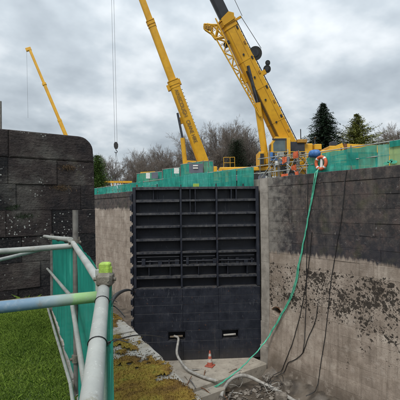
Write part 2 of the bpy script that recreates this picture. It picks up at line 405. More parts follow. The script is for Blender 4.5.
M = dict(
    pier=m_pier(), wall=m_wall(), gate=m_gate(), gaterib=m_gate('gate_pale_rib', .75), moss=m_moss(), grass=m_grass(), tube=m_tube(), tubeold=m_tube('weathered_tube', .8), yellow=m_yellow(),
    mortar=plain('lime_mortar', (.26, .24, .21), (.12, .11, .10), 4, .9, bump=.3),
    darkjoint=plain('dark_joint', (.15, .135, .12), (.03, .028, .027), 4, .9, bump=.3),
    ledge=m_concrete('ledge_concrete', (.36, .335, .30), (.26, .24, .21), .6, .22),
    slab=m_concrete('sill_concrete', (.42, .375, .31), (.28, .245, .20), 0, .3),
    mud=plain('wet_mud', (.13, .105, .08), (.045, .036, .028), 1.8, .5, bump=.6, bscale=9),
    soil=plain('soil', (.060, .090, .016), (.042, .066, .014), 5, .9, bump=.5),
    bank=plain('bank_gravel', (.20, .18, .15), (.10, .11, .05), 1.3, .95, bump=.4),
    net=m_net('green_net', (.010, .30, .225), (.006, .20, .155), .05),
    netb=m_net('green_net_far', (.016, .34, .26), (.012, .22, .175), .10),
    netc=m_net('green_net_faded', (.05, .40, .32), (.03, .29, .235), .1),
    netpale=m_net('faded_banner', (.33, .47, .20), (.24, .40, .20), .03),
    nettorn=m_net('torn_clear_net', (.16, .44, .34), (.07, .33, .25), .10),
    coupler=plain('coupler_steel', (.20, .185, .15), (.11, .095, .075), 25, .6, .3, bump=.3),
    lime=plain('lime_plastic', (.34, .52, .07), (.19, .27, .05), 30, .6, bump=.2),
    post=plain('dull_steel_post', (.20, .19, .175), (.11, .10, .09), 12, .6, .3),
    black=plain('black_rubber', (.018, .018, .019), (.010, .010, .010), 8, .5),
    dirtyyellow=plain('dirty_yellow', (.40, .21, .02), (.24, .12, .02), 4, .6),
    dark=plain('dark_steel', (.035, .038, .048), (.018, .019, .024), 3, .45, .1),
    tele=plain('boom_dark_section', (.030, .033, .043), (.018, .020, .027), 2, .4),
    glass=plain('cab_glass', (.10, .135, .14), (.05, .07, .08), 1.5, .08),
    letter=plain('worn_dark_lettering', (.085, .065, .045), (.16, .10, .035), 4, .6),
    rod=plain('ram_rod_steel', (.10, .105, .12), (.05, .05, .06), 3, .3, .7),
    rope=plain('wire_rope', (.10, .10, .105), None, 9, .5),
    orange=plain('orange_plastic', (.62, .12, .035), (.45, .085, .03), 8, .6),
    conered=plain('faded_cone_red', (.42, .10, .06), (.30, .075, .05), 9, .7), conewhite=plain('dirty_white', (.50, .46, .42), (.34, .31, .28), 9, .7),
    white=plain('white_plastic', (.75, .75, .73), (.58, .57, .54), 8, .5),
    blue=plain('blue_tarpaulin', (.05, .17, .42), (.03, .10, .28), 10, .5, bump=.6, bscale=14),
    hosegreen=plain('green_hose', (.10, .50, .32), (.05, .30, .20), 5, .6),
    hosegrey=plain('grey_hose', (.40, .385, .35), (.24, .225, .20), 7, .6, bump=.2),
    signgrey=plain('grey_sign_board', (.12, .13, .17), (.09, .10, .13), 2, .5),
    rust=plain('rust', (.20, .085, .035), (.09, .04, .02), 14, .9, bump=.5),
    deadweed=plain('dead_weed', (.10, .060, .028), (.045, .030, .016), 20, .9), grit=plain('dark_grit', (.075, .062, .045), (.03, .025, .018), 20, .95),
    stone=plain('rubble_stone', (.25, .22, .185), (.085, .07, .056), 4, .9, bump=.4),
    timber=plain('old_timber', (.20, .15, .10), (.09, .07, .05), 5, .85, bump=.3),
    bark=m_bark('bark', (.14, .12, .105), (.07, .06, .053)),
    twig=m_bark('twigs', (.21, .175, .15), (.115, .095, .08)),
    spruce=m_leaf('spruce_needles', (.010, .022, .014), (.020, .040, .020), (.034, .055, .028)),
    cypress=m_leaf('gold_cypress', (.055, .075, .020), (.14, .15, .03), (.26, .24, .05)),
    yew=m_leaf('dark_cypress', (.008, .017, .008), (.016, .030, .012), (.026, .040, .016)),
    bush=m_leaf('green_bush', (.030, .070, .014), (.070, .13, .025), (.12, .18, .04)),
)

# ------------------------------------------------------------------ layout (metres; X across the lock, Y upstream, camera bank at z = 0)
WX = 13.9            # face of the far lock wall
CZ = 3.05            # coping level
FLOOR = -6.4
PY, PXE = 7.6, 2.77  # face and corner of the near pier
GATE_HEEL, GATE_TOE = P(257, 208, 20.3), P(133.5, 208, 19.9)
GATE_HEEL.z = GATE_TOE.z = 0

# ---- setting: ground sheets
def sheet(name, x0, x1, y0, y1, z, mat):
    return MB().add([(x0, y0, z), (x1, y0, z), (x1, y1, z), (x0, y1, z)], [(0, 1, 2, 3)]).build(name, mat, kind='structure')
sheet('lawn_ground', -400, 1.6, -300, PY + .3, -.03, M['soil'])
sheet('near_bank_ground', -400, PXE - .6, PY + .4, 700, CZ - .06, M['bank'])
sheet('far_bank_ground', WX + .5, 900, -300, 900, CZ - .06, M['bank'])
sheet('upstream_ground', PXE - .6, WX + .5, 90, 700, CZ - .06, M['bank'])
sheet('lock_floor', 1.2, WX + .4, -300, 91, FLOOR - .15, M['mud'])
# sill slab across the chamber foot, the gate stands on it
sb = MB(); sb.box(PXE + .1, WX - .25, 13.75, 22, FLOOR - .3, -5.98, .05); sb.build('sill_slab', M['slab'], kind='structure')
sb = MB(); sb.box(PXE + .1, 10.6, 13.2, 13.74, FLOOR - .3, -6.14, .04); sb.build('sill_step', M['slab'], kind='structure')

# ------------------------------------------------------------------ right lock wall
wall = empty('lock_wall', (WX, 14, FLOOR), label='high lock wall on the far side, dark courses above weed-stained pale stone', cat='wall')
def batter(z): return -0.30 * max(0, (-1.0 - z) / 5.4) ** 2
core = MB(); hole = onx(276, 313, WX - .12)
for bx_ in ((-60, hole.y - .6, FLOOR - .3, CZ - .32), (hole.y + .6, 13.5, FLOOR - .3, CZ - .32), (hole.y - .6, hole.y + .6, FLOOR - .3, hole.z - .6), (hole.y - .6, hole.y + .6, hole.z + .6, CZ - .32)): core.box(WX + .06, WX + 3.2, *bx_)
core.box(WX + 1.5, WX + 3.1, hole.y - .65, hole.y + .65, hole.z - .65, hole.z + .65)
core.box(WX + .06, WX + 3.2, 15.2, 91, FLOOR - .3, CZ - .32)
core.box(WX + .35, WX + 3.1, 13.5, 15.2, FLOOR - .2, CZ - .33)
core.build('wall_core', M['mortar'], wall)
heights = []; z = CZ - .46
while z > FLOOR - .1:
    h = R.choice((.46, .5, .52, .56)); heights.append((z - h, z)); z -= h
hole = onx(276, 313, WX - .12)
def rough_block(mb, x0, x1, y0, y1, z0, z1, bx):
    """block whose front (-X side) follows the batter"""
    b = .007 if z1 > -.7 else .005
    fz = lambda z: bx + batter(z)
    V = [(x1, y0, z0), (x1, y1, z0), (x1, y1, z1), (x1, y0, z1)]
    j = lambda: R.uniform(-.006, .006)
    V += [(fz(z0) + b, y0, z0), (fz(z0) + b, y1, z0), (fz(z1) + b, y1, z1), (fz(z1) + b, y0, z1)]
    V += [(fz(z0) + j(), y0 + b, z0 + b), (fz(z0) + j(), y1 - b, z0 + b), (fz(z1) + j(), y1 - b, z1 - b), (fz(z1) + j(), y0 + b, z1 - b)]
    F = [(0, 1, 5, 4), (1, 2, 6, 5), (2, 3, 7, 6), (3, 0, 4, 7), (4, 5, 9, 8), (5, 6, 10, 9), (6, 7, 11, 10), (7, 4, 8, 11), (8, 9, 10, 11)]
    return mb.add(V, [f[::-1] for f in F])
farmb = MB()
nst = 0
for ci, (z0, z1) in enumerate(heights):
    y = 13.735
    gap = .0022 if z1 > -.7 else .0012
    while y > 4.2:
        ln = R.uniform(.6, 1.5); ya = max(y - ln, 4.0)
        off = R.uniform(-.014, .010) if z1 > -.7 else R.uniform(-.005, .004)
        c = Vector((0, (y + ya) / 2, (z0 + z1) / 2))
        if z0 < hole.z < z1 and ya < hole.y < y:
            hy, hz = hole.y, (z0 + z1) / 2; hr = .25
            ya = hy - .5
            mb = MB(); n = 24; V = []; fx = WX + batter(hz)
            for k in range(n):
                a = 2 * math.pi * k / n; ca, sa = math.cos(a), math.sin(a)
                s_ = 1 / max(abs(ca), abs(sa)); rr = hr * (1 + .16 * math.sin(3 * a + 1) + .1 * math.sin(7 * a))
                V.append((fx, (y + ya) / 2 + ca * s_ * (y - ya) / 2 * .99, hz + sa * s_ * (z1 - z0) / 2 * 1.0))
                V.append((fx - .01, hy + ca * rr * 1.1, hz + sa * rr * .9)); V.append((fx + .07, hy + ca * rr, hz + sa * rr * .82)); V.append((fx + 1.2, hy + ca * rr, hz + sa * rr * .82))
            F = []
            for k in range(n):
                a = 4 * k; b = 4 * ((k + 1) % n)
                F += [(a, b, b + 1, a + 1), (a + 1, b + 1, b + 2, a + 2), (a + 2, b + 2, b + 3, a + 3)]
            F.append(tuple(4 * k + 3 for k in range(n)))
            mb.add(V, F); mb.build('stone', M['wall'], wall, label='stone with a broken round hole')
            mbr = MB(); mbr.tube([(fx - .012, hy + math.cos(t) * .29, hz - .02 + math.sin(t) * .24) for t in [math.pi * q / 12 for q in range(1, 12)]], .018, 6)
            mbr.build('iron_ring', M['rust'], wall)
            y = ya; nst += 1; continue
        mb = MB(); rough_block(mb, WX + .5, WX + .5, ya + gap, y - gap, z0 + gap, z1 - gap, WX + off)
        mb.build('stone', M['wall'], wall); nst += 1
        y = ya
    y = 15.15
    while y < 62:
        ln = R.uniform(.9, 1.7)
        rough_block(farmb, WX + .5, WX + .5, y + .003, y + ln - .003, z0 + .003, z1 - .003, WX + R.uniform(-.008, .006)); y += ln
farmb.build('far_stonework', M['wall'], wall, kind='stuff')
hb = MB(); hb.box(WX - .02, WX + .5, -40, 4.0, FLOOR - .2, CZ - .34); hb.build('wall_face', M['wall'], wall)
# coping stones
y = 14.0
while y > 3.0:
    ln = R.uniform(1.2, 1.9); mb = MB(); mb.box(WX - .010 + R.uniform(-.006, .006), WX + 1.05, y - ln + .003, y - .003, CZ - .457, CZ + R.uniform(-.012, .012), .02)
    mb.build('coping_stone', M['wall'], wall); y -= ln
y = 15.3
while y < 62:
    ln = R.uniform(1.4, 2.0); mb = MB(); mb.box(WX - .04, WX + 1.05, y + .006, y + ln - .006, CZ - .45, CZ + R.uniform(-.012, .012), .03)
    mb.build('coping_stone', M['wall'], wall); y += ln
# hollow quoin: concave vertical stones around the gate heel
qz = FLOOR - .1; k = 0
qm = plain('quoin_stone', (.33, .30, .26), (.19, .17, .145), 2.2, .85, bump=.4)
while qz < CZ - .1:
    h = min(R.uniform(.9, 1.3), CZ - qz); mb = MB(); pts = []
    xf = WX + batter(qz + h / 2) * .7 - .03
    pts = [(xf, 13.74), (xf, 14.28)]
    for i in range(1, 9):
        a = math.pi * i / 9; pts.append((xf + .30 * math.sin(a), 14.28 + .46 * (1 - math.cos(a))))
    pts += [(xf + .02, 15.2), (WX + .55, 15.2), (WX + .55, 13.74)]
    mb.prism(pts, 2, qz + .004, qz + h - .004); mb.build('quoin_stone', qm, wall); qz += h

# ------------------------------------------------------------------ near pier of dark ashlar
pier = empty('lock_pier', (0, PY, 0), label='dark ashlar pier end with rounded top corner behind the lawn', cat='wall')
pc = MB(); pc.box(-40, PXE - .18, PY + .12, 62, FLOOR - .2, CZ - .2); pc.build('wall_core', M['darkjoint'], pier)
def pz(py): return ony(60, py, PY).z
pzs = [CZ - .0, 2.545, 2.075, 1.60, 1.13, .66, .19, -.28]
joints = [[9, -48], [57, 8, -45], [81, 16, -38], [75, 52, 6, -55], [60, 22, -30], [84, 40, -8, -50], [66, 18, -30]]
def edge_x(z): return PXE + .05 - .03 * ((z - .0) / 3.05) ** 2 if z > 0 else PXE
for ci in range(len(pzs) - 1):
    z1, z0 = pzs[ci], pzs[ci + 1]
    xs = [ony(j, 160 + 24 * ci, PY).x for j in joints[ci]]
    x = xs[-1] - 1.1
    while x > -9: xs.append(x); x -= R.uniform(.9, 1.4)
    prev = None
    g = .0025
    for bi, xl in enumerate(xs):
        mb = MB(); off = R.uniform(-.012, .012)
        if prev is None:
            xr0, xr1 = edge_x(z0), edge_x(z1)
        else: xr0 = xr1 = prev - g
        xa = xl + g; top = z1 - g; bot = z0 + g
        # rounded, slightly worn block: outline in X,Z, with a rounded arris toward the viewer
        ol = [(xa, bot), (xr0, bot)]
        if prev is None and ci == 0:
            rr = .30
            for q in range(0, 10):
                a = (math.pi / 2) * q / 9; ol.append((xr1 - rr + rr * math.cos(a), top - rr + rr * math.sin(a)))
        else: ol.append((xr1, top))
        ol.append((xa, top))
        c = Vector((sum(p[0] for p in ol) / len(ol), sum(p[1] for p in ol) / len(ol)))
        rings = []
        arr = .03 if ci == 0 else .007
        n = len(ol)
        prof = [(0, .55), (0, arr), (arr * .3, arr * .3), (arr, 0)]
        V = []
        for inset, dy in prof:
            for (px_, pz_) in ol:
                dx = min(inset, .4) * (1 if px_ < c.x else -1); dz = inset * (1 if pz_ < c.y else -1)
                if ci and pz_ > c.y: pass
                V.append((px_ + dx + R.uniform(-.003, .003), PY + off + dy, pz_ + dz + (R.uniform(-.004, .004) if dy < .1 else 0)))
        F = []
        for r_ in range(len(prof) - 1):
            for i in range(n):
                a = r_ * n + i; b = r_ * n + (i + 1) % n; F.append((a, b, b + n, a + n))
        F.append(tuple(range((len(prof) - 1) * n, len(prof) * n)))
        mb.add(V, F); mb.build('coping_stone' if ci == 0 else 'stone', M['pier'], pier)
        prev = xl
# weeds rooted in the joints of the pier
for wi, (px, py, s_) in enumerate([(67, 164, .16), (62, 184, .17), (27, 212, .15), (22, 213, .12), (10, 205, .1), (14, 203, .09)]):
    b = ony(px, py + 3, PY - .005); V = []; F = []
    for q in range(160):
        a = R.uniform(-1, 1); d = Vector((R.uniform(-1, 1), R.uniform(-.6, -.1), R.uniform(-.9, .6))).normalized() * R.uniform(.3, 1) * s_ * .33
        o_ = b + Vector((R.gauss(0, .55) * s_, 0, R.gauss(0, .16) * s_)); t_ = o_ + d
        sd = d.cross(Vector((0, 1, .2))).normalized() * .006
        k = len(V); V += [o_ - sd, o_ + sd, t_ + Vector((0, 0, -.25 * d.length))]; F.append((k, k + 1, k + 2))
    npmesh('wall_weed', [tuple(v) for v in V], F, M['deadweed'] if wi < 2 else M['yew'], label=['brown dry weed in the upper joint of the pier, under the coping', 'brown dry tuft in the second joint of the pier', 'green weed in the pier joint above the white-spotted stone', 'small green weed beside the larger one in the pier joint', 'small weed on the grey stone of the pier', 'tiny weed above another on the grey pier stone'][wi], cat='weed', kind='stuff')

FENCE = [P(88, 430, .70), P(103.5, 288, 1.62), P(73, 243, 3.4), P(50, 238, 6.2)]
def fence_x(y):
    pts = [(q.x, q.y) for q in FENCE]
    if y <= pts[0][1]: return pts[0][0]
    for (xa, ya), (xb, yb) in zip(pts, pts[1:]):
        if y <= yb: return xa + (xb - xa) * (y - ya) / (yb - ya)
    xa, ya = pts[-2]; xb, yb = pts[-1]
    return xb + (xb - xa) / (yb - ya) * (y - yb)
# ------------------------------------------------------------------ tail wall ledge (concrete coping with moss)
EDGE = [(1.25, -1.5), (1.55, 0.5), (1.80, 2.0), (1.97, 2.95), (2.16, 3.9), (2.33, 4.9), (2.47, 6.3), (2.74, 7.55)]
def ex(y):
    for (xa, ya), (xb, yb) in zip(EDGE, EDGE[1:]):
        if y <= yb: return xa + (xb - xa) * (y - ya) / (yb - ya)
    return EDGE[-1][0]
ledge = empty('quay_ledge', (1.8, 4, 0), label='pale concrete quay ledge with brown moss beside the netted fence', cat='ledge')
ys = [-1.5, .1, 1.5, 2.6, 3.75, 4.7, 5.9, 7.55]
for a, b in zip(ys, ys[1:]):
    mb = MB(); g = .008; n = 7; V = []
    top = R.uniform(-.008, .006)
    for i in range(n + 1):
        y = a + g + (b - a - 2 * g) * i / n; xr = ex(y) + R.uniform(-.022, .012); zt = R.uniform(-.006, .004)
        xl = fence_x(y) + .02; V += [(xl, y, -.6), (xl, y, top), (xr - .035, y, top + zt * .3), (xr, y, top - .03 + zt), (xr + .01, y, -.6)]
    F = []
    for i in range(n):
        for k in range(4): q = 5 * i + k; F.append((q, q + 1, q + 6, q + 5)[::-1])
    F += [(0, 1, 2, 3, 4), tuple(range(5 * n + 4, 5 * n - 1, -1))]
    mb.add(V, F); mb.build('slab', M['ledge'], ledge)
mb = MB(); V = []
for i in range(25):
    y = -1.5 + 9.05 * i / 24; V += [(ex(y) - .04, y, -.45), (ex(y) - .04, y, FLOOR - .3), (.5, y, -.45)]
F = []
for i in range(24): q = 3 * i; F += [(q, q + 1, q + 4, q + 3), (q, q + 3, q + 5, q + 2)]
mb.add(V, F); mb.build('quay_face', M['wall'], ledge)
mb = MB(); mb.box(-.5, 1.2, -60, -1.52, FLOOR - .3, -.05); mb.build('quay_run', M['ledge'], ledge)

# moss cushions on the ledge
blobs = [(118, 316, .30), (108, 322, .26), (126, 321, .2), (118, 341, .16), (112, 343, .14), (126, 346, .07), (133, 349, .06), (122, 353, .06), (140, 343, .05),
         (125, 372, .26), (112, 368, .22), (148, 372, .22), (165, 372, .2), (120, 392, .34), (145, 392, .34), (170, 385, .26), (185, 395, .26), (160, 400, .3),
         (176, 366, .10), (150, 358, .09), (200, 412, .3), (135, 415, .4), (170, 420, .4), (110, 382, .2), (130, 360, .09), (158, 364, .09)]
BL = [(onz(x, y, 0), r) for x, y, r in blobs]
def mossh(x, y):
    m = 0
    for c, r in BL:
        d = math.hypot(x - c.x, (y - c.y) * .8) / r
        if d < 1.6: m = max(m, 1 - d * .72)
    m = m + .55 * fbm((x, y, 3.1), 4.2) + .26 * fbm((x, y, 7.7), 15) - .13
    de = ex(y) - x
    return m - max(0, .26 - de) * 2.0
x0, x1, y0, y1, st = .5, 2.7, 1.2, 7.5, .024
nx, ny = int((x1 - x0) / st), int((y1 - y0) / st)
V = []; F = []; ids = {}; tops = []
H = {}
for i in range(nx):
    for j in range(ny):
        x = x0 + i * st; y = y0 + j * st
        if fence_x(y) + .06 < x < ex(y) - .015: H[i, j] = mossh(x, y)
for (i, j), m in H.items():
    if m > .12:
        x = x0 + i * st; y = y0 + j * st
        ids[i, j] = len(V); hgt = .028 * min(1, (m - .12) / .5) ** .6 + .012 * fbm((x, y, 1), 30) * min(1, (m - .12) * 6)
        V.append((x, y, .002 + max(0, hgt))); tops.append((x, y, .002 + max(0, hgt), m))
for (i, j) in ids:
    q = [(i, j), (i + 1, j), (i + 1, j + 1), (i, j + 1)]
    if all(k in ids for k in q): F.append([ids[k] for k in q])
moss = npmesh('moss', V, F, M['moss'], smooth=True, label='golden brown and green moss cushions growing on the concrete ledge', cat='moss', kind='stuff')
V = []; F = []
for _ in range(24000):
    x, y, zz, m = R.choice(tops); x += R.uniform(-.013, .013); y += R.uniform(-.013, .013)
    if x > ex(y) - .01: continue
    a = R.uniform(0, 6.283); h = R.uniform(.003, .013); wd = R.uniform(.002, .005); lx, ly = R.uniform(-.012, .012), R.uniform(-.012, .012)
    k = len(V); V += [(x - math.cos(a) * wd, y - math.sin(a) * wd, zz - .004), (x + math.cos(a) * wd, y + math.sin(a) * wd, zz - .004), (x + lx, y + ly, zz + h)]; F.append((k, k + 1, k + 2))
fringe = [(x0 + i * st, y0 + j * st, .001, m) for (i, j), m in H.items() if -.22 < m < .13]
for _ in range(9000):
    x, y, zz, m = R.choice(fringe)
    if R.random() > ((m + .22) / .35) ** 1.6: continue
    x += R.uniform(-.013, .013); y += R.uniform(-.013, .013)
    if x > ex(y) - .02: continue
    for _q in range(2):
        a = R.uniform(0, 6.283); h = R.uniform(.002, .010); wd = R.uniform(.003, .008)
        k = len(V); V += [(x - math.cos(a) * wd, y - math.sin(a) * wd, zz - .004), (x + math.cos(a) * wd, y + math.sin(a) * wd, zz - .004), (x + R.uniform(-.01, .01), y + R.uniform(-.01, .01), zz + h)]; F.append((k, k + 1, k + 2))
npmesh('moss_tufts', V, F, M['moss'], moss, kind='stuff')
# bits of grit on the ledge
V = []; F = []
for _ in range(900):
    y = R.uniform(2.2, 7.3); x = R.uniform(fence_x(y) + .1, ex(y) - .03); s_ = R.uniform(.003, .013) * (1.8 if R.random() < .1 else 1)
    k = len(V); tw = R.uniform(0, 6)
    for q in range(4): V.append((x + s_ * math.cos(tw + q * 1.57), y + s_ * R.uniform(.6, 1) * math.sin(tw + q * 1.57), -.004))
    V.append((x + R.uniform(-.3, .3) * s_, y, s_ * .5)); F += [(k + q, k + (q + 1) % 4, k + 4) for q in range(4)]
npmesh('ledge_grit', V, F, M['grit'], label='crumbs of soil and grit scattered on the concrete ledge', cat='grit', kind='stuff')

# ------------------------------------------------------------------ lawn
rg = np.random.default_rng(5)
V = []; F = []
nb = 680000
yy = rg.uniform(1.0, PY - .02, nb); xx = rg.uniform(-5.2, 1.7, nb)
fx = np.array([fence_x(v) for v in np.linspace(0, 8, 400)])[np.clip((yy / 8 * 399).astype(int), 0, 399)]
keep = (xx < fx - .0) & (xx > -.75 * yy - .9)
xx, yy = xx[keep], yy[keep]; nb = len(xx)
pat = np.array([fbm((a, b, 0), 1.7, 3) for a, b in zip(xx[::20], yy[::20])]); pat = np.repeat(pat, 20)[:nb]
h = rg.uniform(.012, .036, nb) * np.where(rg.random(nb) < .03, 1.9, 1.0) * (1 + .5 * np.resize(pat, nb)); nearw = np.exp(-(PY - yy) / .16); h = h * (1 + 2.2 * nearw * rg.random(nb)); ang = rg.uniform(0, 6.283, nb); wd = rg.uniform(.0016, .0031, nb)
lx = rg.normal(0, .5, nb) * h; ly = rg.normal(0, .5, nb) * h
c, s_ = np.cos(ang) * wd, np.sin(ang) * wd; z0 = np.full(nb, -.032)
A = np.stack([xx - c, yy - s_, z0], 1); B = np.stack([xx + c, yy + s_, z0], 1)
C_ = np.stack([xx + lx * .4 + c * .7, yy + ly * .4 + s_ * .7, z0 + h * .65], 1); T = np.stack([xx + lx, yy + ly, z0 + h], 1)
V = np.stack([A, B, C_, T], 1).reshape(-1, 3)
i4 = np.arange(nb) * 4
F = np.concatenate([np.stack([i4, i4 + 1, i4 + 2], 1), np.stack([i4, i4 + 2, i4 + 3], 1)])
npmesh('lawn_grass', V, F, M['grass'], label='short green lawn between the fence and the dark pier', cat='grass', kind='stuff')

# ------------------------------------------------------------------ scaffold tube fence with netting
fence = empty('scaffold_fence', (FENCE[2].x, FENCE[2].y, 0), label='galvanised scaffold tube fence with green netting beside the lawn', cat='fence')
def jpath(a, b, n=6, j=.004): return [a.lerp(b, i / n) + Vector((0, 0, R.uniform(-j, j))) for i in range(n + 1)]
rt = .0242
mb = MB(); mb.tube(jpath(FENCE[0] + (FENCE[0] - FENCE[1]) * .6, FENCE[1] + (FENCE[1] - FENCE[0]).normalized() * .0, 6, .001), rt, 20); mb.build('top_rail', M['tube'], fence)
p1 = P(101.5, 284.5, 1.66)
mb = MB(); mb.tube(jpath(p1, FENCE[2], 6, .002), .0205, 18); mb.build('top_rail', M['tube'], fence)
mb = MB(); mb.tube(jpath(FENCE[2] + Vector((-.02, .0, .03)), FENCE[3] + Vector((-.05, .15, .02)), 6, .003), rt, 16); mb.build('top_rail', M['tube'], fence)
def vpost(q, z1, m='post', nm='post', r=rt):
    mb = MB(); mb.tube([(q.x, q.y, -.1), (q.x + R.uniform(-.008, .008), q.y, z1)], r, 16); return mb.build(nm, M[m], fence)
near_post = FENCE[1] + Vector((.010, .045, 0))
vpost(near_post, FENCE[1].z + .07, 'tube')
vpost(FENCE[2] + Vector((.03, .03, 0)), P(74, 210, 3.4).z)
vpost(FENCE[3] + Vector((.03, .03, 0)), FENCE[3].z + .06)
# far end return of the fence
mb = MB(); mb.tube(jpath(Vector((FENCE[1].x, FENCE[1].y, .66)) + Vector((-.04, .02, 0)), Vector((FENCE[2].x - .02, FENCE[2].y, .84))), .0175, 14); mb.build('mid_rail', M['tubeold'], fence)
mb = MB(); mb.tube(jpath(Vector((FENCE[2].x - .03, FENCE[2].y, .86)), Vector((FENCE[3].x - .02, FENCE[3].y + .1, .66))), .0175, 14); mb.build('mid_rail', M['tubeold'], fence)
mb = MB(); mb.tube(jpath(Vector((FENCE[1].x - .03, FENCE[1].y, .06)), Vector((FENCE[2].x - .03, FENCE[2].y, .1))), .0165, 12); mb.build('bottom_rail', M['tubeold'], fence)
mb = MB(); mb.tube(jpath(Vector((FENCE[2].x - .03, FENCE[2].y, .10)), Vector((FENCE[3].x - .02, FENCE[3].y + .1, .05))), .0165, 12); mb.build('bottom_rail', M['tubeold'], fence)
# rails running off to the left
ra = P(72, 246, 3.42); rb_ = P(-60, 256, 3.0)
mb = MB(); mb.tube(jpath(ra, rb_, 6, .002), rt, 16); mb.build('side_rail', M['tube'], fence)
ra = P(51, 247, 6.1); rb_ = P(-50, 272, 4.2)
mb = MB(); mb.tube(jpath(ra, rb_, 6, .003), rt, 14); mb.build('side_rail', M['tube'], fence)
ba, bb = P(-90, 317, 1.42), P(99, 296.5, 1.64)
M['bluetube'] = m_bluetube(ba, bb)
mb = MB(); mb.tube(jpath(ba, bb, 6, .0006), rt * .96, 22); mb.build('side_rail', M['bluetube'], fence, label='blue painted rail worn to green at its end')
mb = MB(); mb.tube(jpath(ba + Vector((-.02, .03, .018)), bb + Vector((-.03, .03, .014)), 8, .003), .0055, 8); mb.build('thin_tube', M['coupler'], fence)  # thin dull tube laid along the top of the blue rail
# couplers
def coupler(q, ax, s=.036, l=.05):
    ax = Vector(ax).normalized(); mb = MB()
    mb.tube([q - ax * l * .6, q + ax * l * .6], s, 12)
    sd = ax.cross(Vector((0, 0, 1))); sd = sd.normalized() if sd.length > .1 else Vector((1, 0, 0))
    mb.tube([q - sd * s * 1.5, q + sd * s * 1.5], s * .42, 8); mb.tube([q + sd * s * 1.1 - ax * .03, q + sd * s * 1.1 + ax * .05], s * .22, 6)
    return mb.build('coupler', M['coupler'], fence)
dirr = (FENCE[1] - FENCE[0]).normalized()
hd = FENCE[1]
# near right-angle coupler: a squat clamp around the post with the lime cap above it
mb = MB(Matrix.Translation(hd + Vector((.006, .0, .028))) @ Matrix.Rotation(-YAW, 4, 'Z'))
mb.box(-.031, .034, -.03, .04, -.022, .036, .010); mb.box(-.024, .030, -.038, -.028, -.012, .026, .004); mb.tube([(-.046, .0, .008), (.046, .0, .008)], .008, 8)
mb.tube([(.022, -.046, .012), (.022, .03, .012)], .007, 8)
mb.build('coupler', M['coupler'], fence)
mb = MB(Matrix.Translation(hd + Vector((.010, .01, .022))) @ Matrix.Rotation(-YAW, 4, 'Z'))
mb.box(-.021, .024, -.022, .024, .034, .082, .006); mb.box(.014, .030, -.012, .012, .03, .066, .004)
mb.build('end_cap', M['lime'], fence)
coupler(FENCE[2] + Vector((.02, .02, 0)), (0, 0, 1)); coupler(Vector((FENCE[2].x + .02, FENCE[2].y + .02, .84)), (0, 0, 1)); coupler(FENCE[3] + Vector((.02, .02, 0)), (0, 0, 1))
coupler(Vector((FENCE[2].x + .02, FENCE[2].y + .02, .3)), (0, 0, 1), .032)
# cable ties on the near rail
for t_, l_ in ((.80, .03), (.40, .06)):
    q = FENCE[0].lerp(FENCE[1], t_); mb = MB(); u = dirr.cross(Vector((0, 0, 1))).normalized(); v = dirr.cross(u)
    mb.tube([q + dirr * .012 * math.sin(a) + (u * math.cos(a) + v * math.sin(a)) * (rt + .0015) for a in [2 * math.pi * i / 18 for i in range(19)]], .0016, 6, False)
    mb.tube([q + u * rt * 1.05, q + u * (rt + l_ * .4) + Vector((0, 0, .01)), q + u * (rt + l_) + Vector((0, 0, -.004))], .0015, 5); mb.build('cable_tie', M['black'], fence)
# green netting
def net(path, z0f, z1f, name, mat, parent, amp=.02, nu=40, nv=14, side=Vector((1, 0, 0)), seed=0, **k):
    V = []; F = []; L_ = [0]
    for a, b in zip(path, path[1:]): L_.append(L_[-1] + (b - a).length)
    for i in range(nu + 1):
        d = L_[-1] * i / nu; s = 0
        while s < len(path) - 2 and d > L_[s + 1]: s += 1
        t_ = (d - L_[s]) / max(1e-6, L_[s + 1] - L_[s]); q = path[s].lerp(path[s + 1], t_)
        sag = .012 * math.sin(d * 7 + seed) + .015 * fbm((d * 2, seed, 5))
        for j in range(nv + 1):
            f = j / nv; zz = z0f(q) * (1 - f) + (z1f(q) + sag) * f
            dsp = amp * (fbm((d * 1.6, zz * .7, seed)) + .7 * fbm((d * 5, zz * 1.4, seed + 9))) * (1 - .55 * f)
            V.append(tuple(Vector((q.x, q.y, zz)) + side * dsp))
    for i in range(nu):
        for j in range(nv): a = i * (nv + 1) + j; F.append((a, a + nv + 1, a + nv + 2, a + 1))
    return npmesh(name, V, F, mat, parent, smooth=True, **k)
sd = Vector((.93, -.36, 0))
shift = sd * .036
net([FENCE[0] + (FENCE[0] - FENCE[1]) * .6 + shift, FENCE[1] + shift * 1.1], lambda q: .02, lambda q: q.z + .005, 'netting', M['net'], fence, .008, 40, 20, sd, 1)
net([FENCE[1] + shift * 1.1, FENCE[2] + shift], lambda q: .02, lambda q: q.z, 'netting', M['net'], fence, .02, 40, 20, sd, 2)
net([FENCE[2] + shift, FENCE[3] + shift], lambda q: .03, lambda q: q.z - .02, 'netting', M['net'], fence, .02, 40, 16, sd, 3)

# ------------------------------------------------------------------ lock gate leaf
gdir = (GATE_HEEL - GATE_TOE); GW = gdir.length; gdir.normalize()
gn = Vector((gdir.y, -gdir.x, 0))           # towards the camera side
if gn.y > 0: gn = -gn
GF = Matrix(((gdir.x, gn.x, 0, GATE_TOE.x), (gdir.y, gn.y, 0, GATE_TOE.y), (0, 0, 1, 0), (0, 0, 0, 1)))
gate = empty('lock_gate', (GATE_TOE + GATE_HEEL) / 2 + Vector((0, 0, -5.95)), label='tall black ribbed steel lock gate leaf standing in the drained lock', cat='lock gate')
GB, GT = -5.97, 2.66
zs = [GT, 2.02, 1.36, .72, .07, -.58, -1.23, -1.80, -2.38]
cols = [0, 2.36, 4.17, GW]
D = .42
def G(name, boxes, mat=None, **k):
    mb = MB(GF)
    for b in boxes: mb.box(*b)
    return mb.build(name, mat or M['gate'], gate, **k)
G('skin_plate', [(.1, GW - .1, -.06, .0, GB + .02, GT - .02)])
